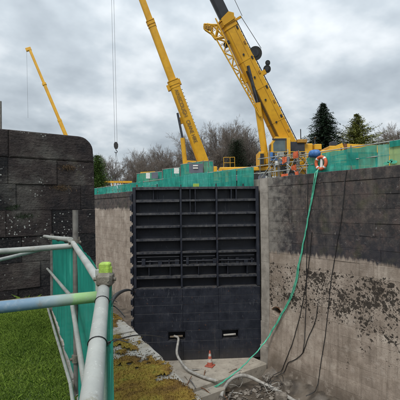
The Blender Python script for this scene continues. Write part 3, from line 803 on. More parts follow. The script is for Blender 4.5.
for i, zz in enumerate(zs):
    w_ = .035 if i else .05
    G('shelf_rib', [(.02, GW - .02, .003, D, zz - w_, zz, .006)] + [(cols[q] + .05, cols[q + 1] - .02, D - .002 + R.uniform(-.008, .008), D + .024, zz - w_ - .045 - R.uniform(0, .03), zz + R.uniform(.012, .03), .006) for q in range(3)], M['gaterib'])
for x, wd in ((.0, .16), (cols[1], .09), (cols[2], .09), (GW - .16, .16)):
    G('vertical_frame', [(x, x + wd, .002, D + .055, -2.35, GT + .012, .008)])
def stiff(c, x, i, dd=.34, wd=.035):
    G('stiffener', [(x, x + wd, .004, dd, zs[i + 1] + .002, zs[i] - .05)])
for i in range(8):
    if i in (0,):
        stiff(0, 1.02, i, .3); stiff(0, 1.2, i, .12)
    if i in (0, 1):
        for x in (2.86, 3.12): stiff(1, x, i, .42)
    if i == 0:
        for x in (4.95, 5.2): stiff(2, x, i, .42, .05)
# bays of valve gear, rods and brackets in the two lowest open rows
for (a, b, i, n) in ((.2, 2.3, 5, 5), (2.5, 4.1, 5, 4), (4.3, 6.1, 5, 5), (.2, 2.3, 6, 2), (2.5, 4.1, 6, 1), (4.3, 6.1, 6, 2)):
    for q in range(n):
        x = a + (b - a) * (q + .5) / n + R.uniform(-.1, .1)
        if i == 5: G('bracket', [(x, x + R.uniform(.05, .22), .1, R.uniform(.3, .46), zs[6] + .0, zs[6] + R.uniform(.16, .34))])
        else: stiff(0, x, 6, .40)
for (a, b) in ((.2, 2.3), (2.5, 4.1), (4.3, 6.1)):
    mb = MB(GF); mb.tube([(a, .36, -1.05), (b, .36, -1.05)], .035, 8); mb.tube([(a, .42, -.82), (b, .42, -.82)], .018, 6); mb.build('rod', M['dark'], gate)
# plated lower part with two sluice openings
pr = [-2.42, -2.82, -3.22, -3.64, -4.06, -4.52, -5.03, -5.5, GB]
pcx = [[0.0, 2.44, 4.24, GW], [0.0, 2.44, 4.24, GW]]
holes = [(1.66, 2.58), (4.36, 5.26)]
for i in range(8):
    z1, z0 = pr[i], pr[i + 1]
    xs = [0, 2.44, 4.24, GW]
    if i == 5: xs = [0, holes[0][0], holes[0][1], holes[1][0], holes[1][1], GW]
    for a, b in zip(xs, xs[1:]):
        if i == 5 and (a, b) in holes: continue
        o_ = R.uniform(-.006, .006)
        G('plate', [(a + .003, b - .003, D - .02 + o_, D + .03 + o_, z0 + .003, z1 - .003, .007)])
for a, b in holes:
    G('sluice_frame', [(a, a + .04, .05, D + .012, -5.03, -4.52), (b - .04, b, .05, D + .012, -5.03, -4.52), (a + .04, b - .04, .05, D + .012, -4.565, -4.52), (a + .04, b - .04, .05, D + .012, -5.03, -4.99)])
    mb = MB(GF); mb.tube([(a + .12, .30, -4.85), (b - .16, .34, -4.81)], .05, 10); mb.build('sluice_rod', M['hosegrey'] if a > 3 else M['timber'], gate)
G('end_plate', [(-.0, .10, .003, D - .03, GB + .01, -2.43), (GW - .1, GW, .003, D - .03, GB + .01, -2.43)])
# mitre post pads down the free edge
for q in range(16):
    zz = GT - .5 - q * .52
    if zz < GB + .2: break
    G('mitre_pad', [(-.14, .0, .12, .46, zz - .13, zz + .13, .02), (-.05, -.005, .30, .56, zz - .20, zz + .2, .01)])
for x in (.18, 1.2, 2.4, 4.2, 5.6):
    G('lifting_lug', [(x, x + .05, .1, .3, GT, GT + R.uniform(.12, .22), .01)], M['dark'] if x > 1 else M['rust'])
G('top_block', [(3.05, 3.35, .1, .3, GT + .02, GT + .18, .01)], M['lime'], label='lime block on the gate top')

# ------------------------------------------------------------------ hoses, cables and things on the lock floor
def catmull(pts, n=8):
    pts = [Vector(q) for q in pts]; p = [pts[0] * 2 - pts[1]] + pts + [pts[-1] * 2 - pts[-2]]; o_ = []
    for i in range(1, len(p) - 2):
        for k in range(n):
            t = k / n; a, b, c, d = p[i - 1], p[i], p[i + 1], p[i + 2]
            o_.append(.5 * ((2 * b) + (c - a) * t + (2 * a - 5 * b + 4 * c - d) * t * t + (3 * b - a - 3 * c + d) * t ** 3))
    o_.append(pts[-1]); return o_
def hose(name, pts, r, mat, label, cat, n=8, wob=0.0, parent=None, **k):
    q = catmull(pts, n)
    if wob: q = [v + Vector((fbm((i * .35, 1, wob * 90)), fbm((i * .35, 5, 3)), fbm((i * .35, 9, 2)))) * wob for i, v in enumerate(q)]
    return MB().tube(q, r, 8).build(name, mat, parent, label=label, cat=cat, **k)
def wallp(px, py, off=.05):
    q = onx(px, py, WX); return onx(px, py, WX + batter(q.z) - off)
gh = [onx(318, 170, WX + .5), wallp(316.5, 174, .10), wallp(314, 190, .06), wallp(309, 215), wallp(304, 240), wallp(299, 265), wallp(295, 288), wallp(286, 308, .06), wallp(276, 325, .16), P(266, 341, 18.6), P(254, 355, 18.0), P(242, 367, 17.4), onz(231, 376, -5.86), onz(222, 383, -6.0), onz(214, 388, -6.2), onz(203, 392, -6.4)]
for q in range(3):
    off = Vector((-.02 * q, .06 * math.sin(q * 2.1), .03 * math.cos(q * 3)))
    hose('green_hose', [v + off * (1 + .6 * math.sin(i + q)) for i, v in enumerate(gh)], .02, M['hosegreen'], 'bright green hose of a bundle of three trailing down the lock wall to the floor', 'hose', 6, .03, group='green hoses down the lock wall')
cables = [
    ([(347, 170), (345, 182), (342, 215), (336, 250), (330, 290), (326, 330), (321, 362), (318, 383)], 'long black cable hanging down the lock wall, farthest from the gate'),
    ([(312, 232), (309, 262), (305, 290), (300, 315), (294, 338), (289, 352), (285, 362)], 'black cable on the lock wall, nearest to the green hoses'),
    ([(308, 180), (307, 230), (306.5, 270), (306, 300), (305, 330), (303, 352)], 'black cable hanging straight down the lock wall behind the green hoses'),
    ([(318, 305), (315, 322), (308, 338), (303, 352), (296, 359), (288, 363)], 'short black cable curling at the foot of the lock wall')]
for pts, lb in cables:
    hose('black_cable', [wallp(x, y, .035) for x, y in pts] + [onz(pts[-1][0] - 4, pts[-1][1] + 9, -6.02), onz(pts[-1][0] - 12, pts[-1][1] + 13, -6.15)], .016, M['black'], lb, 'cable', 6, .02)
# grey hose out of the near sluice and the fat pale pipe across the floor
s0 = GF @ Vector((2.0, D - .1, -4.8))
def hose_var(name, pts, r0, r1, mat, label, cat):
    q = catmull(pts, 8); n = len(q)
    return MB().tube(q, [r0 + (r1 - r0) * (i / (n - 1)) for i in range(n)], 12).build(name, mat, label=label, cat=cat)
hose_var('suction_hose', [s0, GF @ Vector((2.20, D + .2, -4.86)), onz(177, 354, -5.35), onz(186, 368, -5.78), onz(198, 375, -5.88), onz(209, 379, -5.88), onz(216, 381, -5.95)], .055, .075, M['hosegrey'], 'grey hose dropping out of the gate sluice opening', 'hose')
hose_var('drain_pipe', [onz(221, 397, -6.38), onz(224, 388, -6.2), onz(231, 379, -5.95), onz(240, 375.5, -5.86), onz(250, 377, -6.0), onz(262, 383, -6.22), onz(278, 391, -6.36), onz(296, 402, -6.38)], .085, .075, M['hosegrey'], 'thick pale pipe arching over the rubble below the sill', 'pipe')
hose_var('thin_pipe', [onz(196, 381, -6.28), onz(210, 384, -6.2), onz(226, 379, -6.1), onz(240, 372, -5.9)], .05, .05, M['hosegrey'], 'thin grey pipe lying along the front edge of the sill', 'pipe')
# traffic cone
cz0 = -5.978; cq = onz(210, 366, cz0)
cone = empty('traffic_cone', (cq.x, cq.y, cz0), label='red and white traffic cone on the sill in front of the gate', cat='traffic cone')
mb = MB(Matrix.Translation((cq.x, cq.y, cz0)) @ Matrix.Rotation(.5, 4, 'Z')); mb.box(-.2, .2, -.2, .2, 0, .05, .015); mb.build('base', M['conered'], cone)
def ring(z0, z1, m, nm):
    f = lambda z: .15 - .118 * z / .72
    MB(Matrix.Translation((cq.x, cq.y, cz0))).tube([(0, 0, z0), (0, 0, z1)], [f(z0), f(z1)], 18).build(nm, m, cone)
ring(.05, .20, M['conered'], 'body'); ring(.2, .36, M['conewhite'], 'reflective_band'); ring(.36, .48, M['conered'], 'body'); ring(.48, .60, M['conewhite'], 'reflective_band'); ring(.60, .73, M['conered'], 'tip')
# rubble and loose wires below the sill and along the wall foot
def rock(mb, c, s):
    V = []; n = 7
    tw = R.uniform(0, 6)
    for zf, rf in ((-.5, .75), (.05, 1.0), (.5, .6)):
        for k in range(n):
            a = tw + 2 * math.pi * k / n; r = rf * R.uniform(.75, 1.15)
            V.append((c[0] + s[0] * r * math.cos(a), c[1] + s[1] * r * math.sin(a), c[2] + s[2] * (zf + R.uniform(-.12, .12))))
    F = [(i * n + k, i * n + (k + 1) % n, (i + 1) * n + (k + 1) % n, (i + 1) * n + k) for i in range(2) for k in range(n)] + [tuple(range(2 * n, 3 * n)), tuple(range(n - 1, -1, -1))]
    mb.add(V, F)
big = MB(); small = MB()
for _ in range(800):
    y = R.uniform(9.5, 13.2) if R.random() < .5 else 13.2 - abs(R.gauss(0, .7)); x = R.uniform(7.5, WX - .3) if R.random() < .6 else WX - .25 - abs(R.gauss(0, .8))
    s = R.uniform(.02, .07) if R.random() < .85 else R.uniform(.07, .15); rock(small, (x, y, FLOOR - .13 + s * .3), (s, s * R.uniform(.6, 1.2), s * R.uniform(.5, .9)))
small.build('rubble', M['stone'], label='broken stone rubble strewn over the muddy lock floor', cat='rubble', kind='stuff')
# mud bank along the wall foot
V = []; F = []; nu, nv = 60, 10
for i in range(nu + 1):
    y = 6.5 + 7.1 * i / nu
    for j in range(nv + 1):
        f = j / nv; x = WX - 1.5 + 1.3 * f
        V.append((x, y, FLOOR - .2 + .5 * f ** 1.5 + .14 * fbm((x, y, 0), 2.2) * (.4 + f)))
for i in range(nu):
    for j in range(nv): a = i * (nv + 1) + j; F.append((a, a + 1, a + nv + 2, a + nv + 1)[::-1])
npmesh('mud_bank', V, F, M['mud'], smooth=True, kind='structure')
slabs = [(268, 378, .55, .32, .22, .4, 'pale broken stone block at the wall foot near the gate'), (289, 386, .5, .35, .25, -.3, 'pale squared stone block at the foot of the lock wall between cables'), (281, 396, .35, .5, .2, .9, 'small pale block lying beside the thick pale pipe'), (322, 391, .5, .3, .2, .2, 'stone block under the longest black cable'),
         (188, 377, .5, .28, .16, .7, 'broken concrete lump beside the suction hose'), (203, 390, .55, .3, .14, .2, 'concrete lump below the sill among wires')]
for px, py, a, b, c, rz, lb in slabs:
    q = onz(px, py, FLOOR + .02); mb = MB(Matrix.Translation((q.x, q.y, FLOOR - .05)) @ Matrix.Rotation(rz, 4, 'Z') @ Matrix.Rotation(.12, 4, 'X'))
    mb.box(-a / 2, a / 2, -b / 2, b / 2, -.1, c, .04); mb.build('stone_block', M['stone'], label=lb, cat='stone block')
for q in range(14):
    c = onz(R.choice((205, 215, 228, 240, 262, 268, 272)) + R.uniform(-8, 8), R.uniform(380, 396), FLOOR); pts = []
    a0 = R.uniform(0, 6); r0 = R.uniform(.15, .45)
    for i in range(9): pts.append(c + Vector((r0 * math.cos(a0 + i * .7) * (1 + .3 * math.sin(i)), r0 * .8 * math.sin(a0 + i * .7), .05 + .22 * abs(math.sin(i * .9 + q)))))
    hose('wire_coil', pts, .011, M['hosegrey'] if q % 3 else M['black'], 'loose looping wire among the rubble below the sill', 'wire', 5, group='loose wires on the lock floor')
for px, py, ln, rz, lb in ((196, 372, 1.5, .4, 'weathered plank lying by the suction hose'), (212, 392, 1.7, -.2, 'weathered plank lying below the sill step')):
    q = onz(px, py, FLOOR); mb = MB(Matrix.Translation((q.x, q.y, FLOOR + .0)) @ Matrix.Rotation(rz, 4, 'Z')); mb.box(-ln / 2, ln / 2, -.1, .1, -.1, .05, .008)
    mb.build('plank', M['timber'], label=lb, cat='plank')
# sticks, rods and rubble fragments caught on the sill edge
for q in range(16):
    c = onz(R.uniform(182, 240), R.uniform(372, 394), -6.1); a = R.uniform(0, 3.14); ln = R.uniform(.3, .9)
    d = Vector((math.cos(a), math.sin(a), R.uniform(-.1, .25))) * ln * .5; zz = -5.95 if c.y > 13.75 else (-6.1 if c.y > 13.2 else -6.38)
    mb = MB(); mb.tube([Vector((c.x, c.y, zz)) - d, Vector((c.x, c.y, zz + .03)), Vector((c.x, c.y, zz)) + d], R.uniform(.012, .03), 6)
    mb.build('debris_rod', M[('timber', 'hosegrey', 'rust', 'post')[q % 4]], label='loose ' + ('brown stick', 'grey rod', 'rusty bar', 'dull steel tube')[q % 4] + ' lying about the sill edge', cat='debris', group='loose sticks and rods on the sill edge')
# cables at the ledge
hose('black_conduit', [P(134, 292, 19.4), P(131, 290.5, 15), P(127.5, 290, 10.5), P(122, 291.5, 7.6), P(116, 295.5, 6.3), P(111, 303, 5.8), onz(107, 312, .05)], .032, M['black'], 'thick black conduit slung from the far end of the ledge to the gate', 'conduit', 8)
hose('thin_wire', [onz(107, 309, .06), P(113, 306, 5.9), P(119, 310, 5.8), onz(125, 317, .03)], .008, M['black'], 'thin black wire beside the conduit on the ledge', 'wire', 6)
hose('thin_wire', [FENCE[0].lerp(FENCE[1], .40) + Vector((.03, -.01, 0)), P(104, 347, 1.5), P(120, 339, 2.4), P(140, 335, 3.6), P(156, 336, 6.5), P(164, 337.5, 12), P(169, 338.5, 18.6)], .005, M['black'], 'thin dark wire stretched from the near rail over the ledge to the gate sluice', 'wire', 8)

# ------------------------------------------------------------------ netted fence on the far coping
cf = empty('coping_fence', (WX + .95, 25, CZ), label='long green netted handrail fence on the far coping', cat='fence')
FX = WX + .95
def fpt(y, h): return Vector((FX, y, CZ + h))
yP = [4.5, 6.2, 7.9, 9.75] + [11.5]
for y in yP: MB().tube([fpt(y, 0), fpt(y, 1.12)], .03, 8).build('post', M['post'], cf)
y = 15.9; far = []
while y < 62: far.append(y); y += 2.6
for y in far: MB().tube([fpt(y, 0), fpt(y, .86)], .03, 8).build('post', M['post'], cf)
for a, b, hs in ((3.0, 13.6, (1.04, .52)), (13.6, 62, (.78, .4))):
    for h in hs: MB().tube([fpt(a, h), fpt(b, h)], .024, 8).build('rail', M['tube'], cf)
side = Vector((1, 0, 0))
def bay(a, b, mat, top=1.0, seed=0, amp=.10, lb=None, drape=False):
    xn = WX - .10 - amp * .5 if drape else FX - .05
    pth = [Vector((xn, a, 0)), Vector((xn, b, 0))]
    net(pth, lambda q: CZ - .52 if drape else CZ + .01, lambda q: CZ + top, 'netting', mat, cf, amp, 26, 8, side, seed, **({'label': lb} if lb else {}))
bay(3.0, 8.05, M['netpale'], .98, 3, .05, 'faded yellow-green printed banner')
bay(3.0, 8.2, M['netb'], 1.10, 4, .02) if False else None
bay(8.07, 8.55, M['nettorn'], .95, 5, .06, 'torn pale see-through netting')
bay(8.57, 11.2, M['netb'], .98, 6, .14)
bay(11.22, 12.1, M['netb'], .86, 7, .12)
for i, (a, b) in enumerate(zip(far, far[1:])): bay(a + .02, b - .02, M['netb'] if i % 3 != 1 else M['netc'], .74 + R.uniform(-.07, .07) - (.08 if a < 23 else 0), 20 + i, .14, None, a < 23)
bay(14.6, far[0] - .02, M['netb'], .60, 55, .10, None, True)
# teal top strip and a dark printed mark on the banner
MB().box(FX - .125, FX - .115, 3.0, 8.0, CZ + .80, CZ + 1.03).build('banner_strip', M['netb'], cf)
bm = MB()
for (dy, dz, s) in ((0, 0, .11), (.16, .03, .09), (.3, -.02, .1), (.1, .09, .06)):
    c = onx(394, 162, FX - .12); n = 10
    bm.add([(FX - .128, c.y + dy + s * 1.2 * math.cos(k * .628), c.z + dz + s * .6 * math.sin(k * .628)) for k in range(n)], [tuple(range(n))])
bm.build('printed_mark', M['hosegreen'], cf)
# lifebuoy
lc = onx(321, 163, FX - .17)
lb_ = empty('lifebuoy', tuple(lc + Vector((0, 0, -.36))), label='orange lifebuoy ring with pale grab bands hung on the coping fence', cat='lifebuoy')
def torus(mb, c, r, rr, a0, a1, n=24, m=8):
    mb.tube([c + Vector((0, math.cos(a0 + (a1 - a0) * i / n) * r, math.sin(a0 + (a1 - a0) * i / n) * r)) for i in range(n + 1)], rr, m, True)
mb = MB(); torus(mb, lc, .27, .075, 0, 2 * math.pi, 36, 10); mb.build('ring', M['orange'], lb_)
for q in range(4):
    a = math.pi / 4 + q * math.pi / 2; mb = MB(); torus(mb, lc, .27, .081, a - .13, a + .13, 5, 10); mb.build('band', M['white'], lb_)
mb = MB(); mb.tube([lc + Vector((.05, -.02, .22)), lc + Vector((.05, .02, -.2))], .07, 8); mb.build('rope_bag', M['white'], lb_)
# blue bundle and things on the coping
bc = onx(314.5, 155, FX - .1)
mb = MB(); V = []; n = 12
mb.tube(catmull([bc + Vector((0, -.26, -.02)), bc + Vector((.02, -.1, .05)), bc + Vector((0, .12, .06)), bc + Vector((-.02, .28, -.04))], 4), [.08, .14, .17, .19, .2, .19, .2, .18, .19, .17, .14, .11, .06], 10); mb.build('tarpaulin_roll', M['blue'], label='rolled blue tarpaulin on the coping fence above the lifebuoy', cat='tarpaulin')
# scaffold frame above the gate heel with orange boards
sf = empty('scaffold_tower', (WX + .9, 13.6, CZ), label='tangle of scaffold tubes on the coping above the gate heel', cat='scaffold')
for i, y in enumerate((12.25, 12.9, 13.5, 14.2, 14.85)):
    for xx_ in (WX + .55, WX + 1.9):
        MB().tube([(xx_, y, CZ), (xx_, y + R.uniform(-.03, .03), CZ + R.uniform(1.0, 1.45))], .024, 8).build('standard', M['tube'] if i % 2 else M['post'], sf)
for h, x in ((.35, .55), (.7, .58), (1.05, .55), (.5, 1.9), (1.1, 1.9)):
    MB().tube([(WX + x, 12.1, CZ + h), (WX + x, 15.0, CZ + h + R.uniform(-.06, .06))], .024, 8).build('ledger', M['tube'], sf)
for a, b, c, d in ((12.3, .1, 13.4, 1.0), (13.6, 1.05, 14.7, .1), (12.9, .1, 12.4, .9)):
    MB().tube([(WX + .5, a, CZ + b), (WX + .5, c, CZ + d)], .022, 8).build('brace', M['tube'], sf)
ob = [(284.5, 160, .34, .30, 'square orange board tied on the scaffold above the gate heel'), (295.5, 155, .30, .30, 'tilted orange board high on the scaffold near the lifebuoy'), (285, 176, .42, .2, 'low orange board lying on the coping under the scaffold'), (294, 168, .28, .24, 'orange board midway up the scaffold'), (297, 174, .22, .22, 'small orange board at the scaffold foot')]
for k, (px, py, a, b, lb) in enumerate(ob):
    q = onx(px, py, WX + .46); z_ = q.z
    net([Vector((q.x, q.y - a / 2, 0)), Vector((q.x - .03, q.y + a / 2, 0))], lambda v, z_=z_, b=b, q=q: z_ - b / 2 + .25 * (v.y - q.y) * (k - 2) * .5, lambda v, z_=z_, b=b, q=q: z_ + b / 2 - .3 * (v.y - q.y) * (k % 2), 'orange_mesh', M['orange'], None, .14, 14, 10, Vector((1, 0, 0)), 300 + k * 7, label=lb.replace('board', 'mesh sheet'), cat='mesh sheet')
# small clutter among the tubes
for k in range(26):
    y = R.uniform(12.2, 15.0); z_ = CZ + R.choice((0, 0, .36, .7, 1.06)); x = WX + R.uniform(.6, 1.8); a = R.uniform(.05, .16)
    mb = MB(Matrix.Translation((x, y, z_)) @ Matrix.Rotation(R.uniform(0, 3), 4, 'Z'))
    if k % 3 == 0: mb.tube(catmull([(0, 0, .0), (.1, .12, .15), (.02, .25, .1), (-.1, .1, .2), (0, -.1, .05)], 5), .022, 6)
    elif k % 3 == 1: mb.box(-a, a, -a * .7, a * .7, 0, a * 1.6, .01)
    else: mb.tube([(0, 0, 0), (0, 0, a * 2.2)], a * .6, 10)
    mb.build(('cable_loop', 'site_box', 'canister')[k % 3], M[('black', 'tube', 'signgrey', 'white', 'blue', 'dark', 'timber')[k % 7]], sf)
for k in range(9):
    y = 12.2 + k * .34; MB().tube([(WX + R.uniform(.5, 2.2), y, CZ), (WX + R.uniform(.5, 2.2), y + R.uniform(-.5, .5), CZ + R.uniform(.7, 1.3))], .02, 6).build('brace', M['tube' if k % 2 else 'post'], sf)

# ------------------------------------------------------------------ second netted enclosure by the crane, with sign boards
def barrier(name, label, pts, h, mat, signs=(), posts=True):
    e_ = empty(name, (pts[0].x, pts[0].y, CZ), label=label, cat='barrier')
    for i, (a, b) in enumerate(zip(pts, pts[1:])):
        d = (b - a).normalized(); sd_ = Vector((-d.y, d.x, 0))
        net([a, b], lambda q: CZ + .0, lambda q: CZ + h, 'netting', mat, e_, .10, 24, 8, sd_, 70 + i + h)
        for q in (.0, .5, .985):
            c = a.lerp(b, q); MB().tube([(c.x, c.y, CZ - .05), (c.x, c.y, CZ + h + .08)], .035, 6).build('post', M['post'], e_)
        MB().tube([(a.x, a.y, CZ + h + .02), (b.x, b.y, CZ + h + .02)], .03, 6).build('rail', M['tube'], e_)
    for (px0, py0, px1, py1, m, dep) in signs:
        q = [P(px0, py1, dep), P(px1, py1, dep), P(px1, py0, dep), P(px0, py0, dep)]
        nn = (q[1] - q[0]).cross(q[3] - q[0]).normalized() * .03
        mb = MB(); mb.add([v for v in q] + [v - nn for v in q], [(0, 1, 2, 3), (7, 6, 5, 4), (0, 4, 5, 1), (1, 5, 6, 2), (2, 6, 7, 3), (3, 7, 4, 0)]); mb.build('sign_board', M[m], e_)
    return e_
def gp(px, depth):
    q = P(px, 208, depth); return Vector((q.x, q.y, 0))
barrier('net_barrier', 'tall green netted enclosure with grey sign round the crane base', [gp(181, 38.5), gp(204, 36), gp(214, 36)], 2.85, M['netb'], [(189, 163.5, 203, 173, 'signgrey', 35.7)])
barrier('net_barrier', 'green netted enclosure with white sign left of the crane boom foot', [gp(163, 40.5), gp(181, 38.7)], 2.6, M['netb'], [(174, 168, 179, 173.5, 'white', 38.4)])
barrier('net_barrier', 'low green netted enclosure with small dark and white signs', [gp(137, 43), gp(163, 40.7)], 2.4, M['netb'], [(146, 173, 150, 178.5, 'white', 41.2), (151.5, 172.5, 158, 178.5, 'signgrey', 40.8)])
# small pale print on the grey sign
q = P(192.5, 168.5, 35.62); r_ = ray(200, 168)
mb = MB()
for k in range(2):
    a = P(193, 166.2 + 2.4 * k, 35.6); b = P(198, 166.2 + 2.4 * k, 35.6); mb.add([a, b, b + Vector((0, 0, .11)), a + Vector((0, 0, .11))], [(0, 1, 2, 3)])
sgn = [o for o in bpy.data.objects if o.name.startswith('sign_board')][0]
pm = mb.build('sign_print', M['white']); pm.parent = sgn; pm.matrix_parent_inverse = Matrix.Translation(-parent_loc(sgn))

# ------------------------------------------------------------------ cranes
def boom_frame(B, T):
    wv = (T - B).normalized(); c = (EYE - B).normalized(); s = (c - wv * c.dot(wv)).normalized(); t = wv.cross(s)
    return Matrix(((s.x, t.x, wv.x, B.x), (s.y, t.y, wv.y, B.y), (s.z, t.z, wv.z, B.z), (0, 0, 0, 1)))
def boom_sec(mb, z0, z1, hw, hh, taper=1.0):
    """rounded U section: flat top (+t), rounded belly (-t)"""
    ol = [(-hw, hh * .95), (-hw * .93, hh), (hw * .93, hh), (hw, hh * .95), (hw, -hh * .35)]
    for i in range(1, 8):
        a = math.pi * i / 8; ol.append((hw * math.cos(a), -hh * .35 - hh * .65 * math.sin(a)))
    ol.append((-hw, -hh * .35))
    n = len(ol)
    V = [(x, y, z0) for x, y in ol] + [(x * taper, y * taper, z1) for x, y in ol]
    F = [(i, (i + 1) % n, n + (i + 1) % n, n + i)[::-1] for i in range(n)] + [tuple(range(n)), tuple(range(2 * n - 1, n - 1, -1))]
    mb.add(V, F)
def collar(frame, root, z, hw, hh, d=.35):
    for a, b, k in ((z - d, z, 1.10), (z + .06, z + .16, 1.12), (z - d - .3, z - d - .2, 1.07)):
        mb = MB(frame); boom_sec(mb, a, b, hw * k, hh * k); mb.build('boom_collar', M['yellow'], root)
def carrier(root, c, along, zb, L_=13.0, wd=2.9, axles=6):
    along = Vector(along).normalized(); sd_ = Vector((-along.y, along.x, 0))
    Fm = Matrix(((along.x, sd_.x, 0, c.x), (along.y, sd_.y, 0, c.y), (0, 0, 1, zb), (0, 0, 0, 1)))
    mb = MB(Fm); mb.box(-L_ / 2, L_ / 2, -wd / 2 + .35, wd / 2 - .35, .75, 1.25, .05); mb.box(-L_ / 2, L_ / 2 - 2, -wd / 2, wd / 2, 1.2, 1.5, .06); mb.build('chassis', M['yellow'], root)
    mb = MB(Fm); mb.prism([(L_ / 2 - 1.9, .8), (L_ / 2 + .1, .8), (L_ / 2 + .1, 1.7), (L_ / 2 - .3, 2.7), (L_ / 2 - 1.9, 2.75)], 1, -wd / 2, wd / 2); cabn = mb.build('driving_cab', M['yellow'], root)
    mb = MB(Fm); mb.add([(L_ / 2 + .105, -wd / 2 + .2, 1.75), (L_ / 2 + .105, wd / 2 - .2, 1.75), (L_ / 2 - .27, wd / 2 - .2, 2.62), (L_ / 2 - .27, -wd / 2 + .2, 2.62)], [(0, 1, 2, 3)])
    g = mb.build('windscreen', M['glass'], root)
    for i in range(axles):
        x = -L_ / 2 + 1.0 + (L_ - 2.6) * i / (axles - 1)
        for s in (-1, 1):
            y = s * (wd / 2 - .28); mb = MB(Fm); mb.tube([(x, y - .24, .68), (x, y + .24, .68)], .68, 18, smooth=False); wl = mb.build('wheel', M['black'], root)
            mb = MB(Fm); mb.tube([(x, y - .26 if s < 0 else y + .2, .68), (x, y - .2 if s < 0 else y + .26, .68)], .33, 12, smooth=False); mb.build('rim', M['signgrey'], root)
    for x in (-L_ / 2 + .4, L_ / 2 - 3):
        for s in (-1, 1):
            mb = MB(Fm); mb.box(x - .2, x + .2, s * wd / 2, s * (wd / 2 + 2.0), .95, 1.2); mb.tube([(x, s * (wd / 2 + 1.9), 0.1), (x, s * (wd / 2 + 1.9), 1.2)], .12, 8); mb.tube([(x, s * (wd / 2 + 1.9), 0), (x, s * (wd / 2 + 1.9), .1)], .4, 10); mb.build('outrigger', M['yellow'], root)
    return Fm

# ---- crane 1: large, above the gate heel
B1, T1 = P(294, 160, 28.5), P(227, 22, 27.5)
F1 = boom_frame(B1, T1); L1 = (T1 - B1).length
c1 = empty('mobile_crane', (B1.x, B1.y, CZ), label='big yellow mobile crane with dark inner boom and folded lattice jib', cat='crane')
mb = MB(F1); boom_sec(mb, -.4, L1, .60, .73, .77); mb.build('boom', M['yellow'], c1)
for z in (L1 * .28, L1 * .52, L1 * .72):
    mb = MB(F1); boom_sec(mb, z, z + .1, .615 - .135 * z / L1, .745 - .165 * z / L1); mb.build('boom_band', M['yellow'], c1)
collar(F1, c1, L1 + .05, .48, .55)
mb = MB(F1); boom_sec(mb, L1 - 1, L1 + 5.5, .40, .42, .97); mb.build('inner_boom', M['tele'], c1, label='dark grey inner telescopic section')
mb = MB(F1); boom_sec(mb, L1 + 5.3, L1 + 16, .34, .36, .95); mb.build('inner_boom', M['yellow'], c1)
# head plates at the collar
mb = MB(F1)
for s in (-.58, .54): mb.prism([(-.3, L1 - .25), (.55, L1 - .2), (.68, L1 + .15), (.4, L1 + .42), (-.25, L1 + .25)], 0, s, s + .04)
mb.build('boom_head_plate', M['yellow'], c1)
# walkway rail / studs along the top of the boom
mb = MB(F1)
for i in range(30):
    z = .8 + i * (L1 - 1.6) / 30; mb.box(-.04, .04, .50, .76 - .17 * z / L1, z, z + .06)
mb.tube([(0, .79, .6), (0, .62, L1 - .2)], .03, 6); mb.build('hose_track', M['dark'], c1, kind='stuff')
# sheaves on top
def disc(frame, q, r, wd, name, root, mat='black'):
    mb = MB(frame); mb.tube([(q[0] - wd / 2, q[1], q[2]), (q[0] + wd / 2, q[1], q[2])], r, 24, smooth=False); o = mb.build(name, M[mat], root)
    mb = MB(frame); mb.tube([(q[0] - wd / 2 - .03, q[1], q[2]), (q[0] + wd / 2 + .03, q[1], q[2])], r * .55, 16, smooth=False); h = mb.build('hub', M['dark'], o)
    return o
disc(F1, (.25, .80, L1 - 2.9), .46, .34, 'cable_reel', c1)
disc(F1, (.3, 1.05, L1 - 4.25), .26, .3, 'sheave', c1); disc(F1, (.3, 1.27, L1 - 3.9), .17, .3, 'sheave', c1)
for bx_ in ((-.1, .5, .42, .9, L1 - 4.5, L1 - 4.2), (-.1, .4, .42, .8, L1 - 3.1, L1 - 2.7), (-.1, .2, .42, .8, L1 - 7.1, L1 - 7.0), (.1, .2, .42, 1.0, L1 - .3, L1 - .15)):
    mb = MB(F1); mb.box(*bx_); mb.build('bracket', M['yellow'], c1)
mb = MB(F1); mb.tube([(.25, 1.0, L1 - .2), (.25, 1.3, L1 - 2.8)], .02, 6); mb.tube([(.1, 1.1, L1 - .2), (.1, 1.2, L1 + 12)], .018, 6); mb.build('cable', M['rope'], c1)
# folded lattice jib along the near lower side
mb = MB(F1); za, zb = 3.9, L1 + .35
ch = []
for (s0_, t0_, s1_, t1_) in ((.66, -.78, .62, -1.22), (.66, -.72, .62, -.58), (1.0, -.78, 1.0, -1.22), (1.0, -.72, 1.0, -.58)):
    ch.append((Vector((s0_, t0_, za)), Vector((s1_, t1_, zb)))); mb.tube([ch[-1][0], ch[-1][1]], .042, 6)
n = 13
for a, b in ((0, 1), (2, 3), (0, 2), (1, 3)):
    for i in range(n):
        q0 = ch[a][0].lerp(ch[a][1], i / n); q1 = ch[b][0].lerp(ch[b][1], (i + 1) / n); q2 = ch[b][0].lerp(ch[b][1], i / n)
        mb.tube([q0, q1] if i % 2 else [q2, ch[a][0].lerp(ch[a][1], (i + 1) / n)], .028, 5); mb.tube([q0, q2], .024, 5)
mb.build('lattice_jib', M['yellow'], c1)
for s_ in (.60, 1.0):
    mb = MB(F1)
    out_ = [(-.60, L1 - 1.0), (-.62, L1 - .1), (-.95, L1 + .10), (-1.42, L1 + .42), (-1.58, L1 + .15), (-1.30, L1 - .35), (-1.22, L1 - .8)]
    for a_, b_ in zip(out_, out_[1:] + out_[:1]): mb.tube([(s_, *a_), (s_, *b_)], .055, 6)
    for a_, b_ in ((0, 2), (1, 6), (2, 5), (2, 4), (0, 6)): mb.tube([(s_, *out_[a_]), (s_, *out_[b_])], .04, 6)
    mb.build('jib_head', M['yellow'], c1)
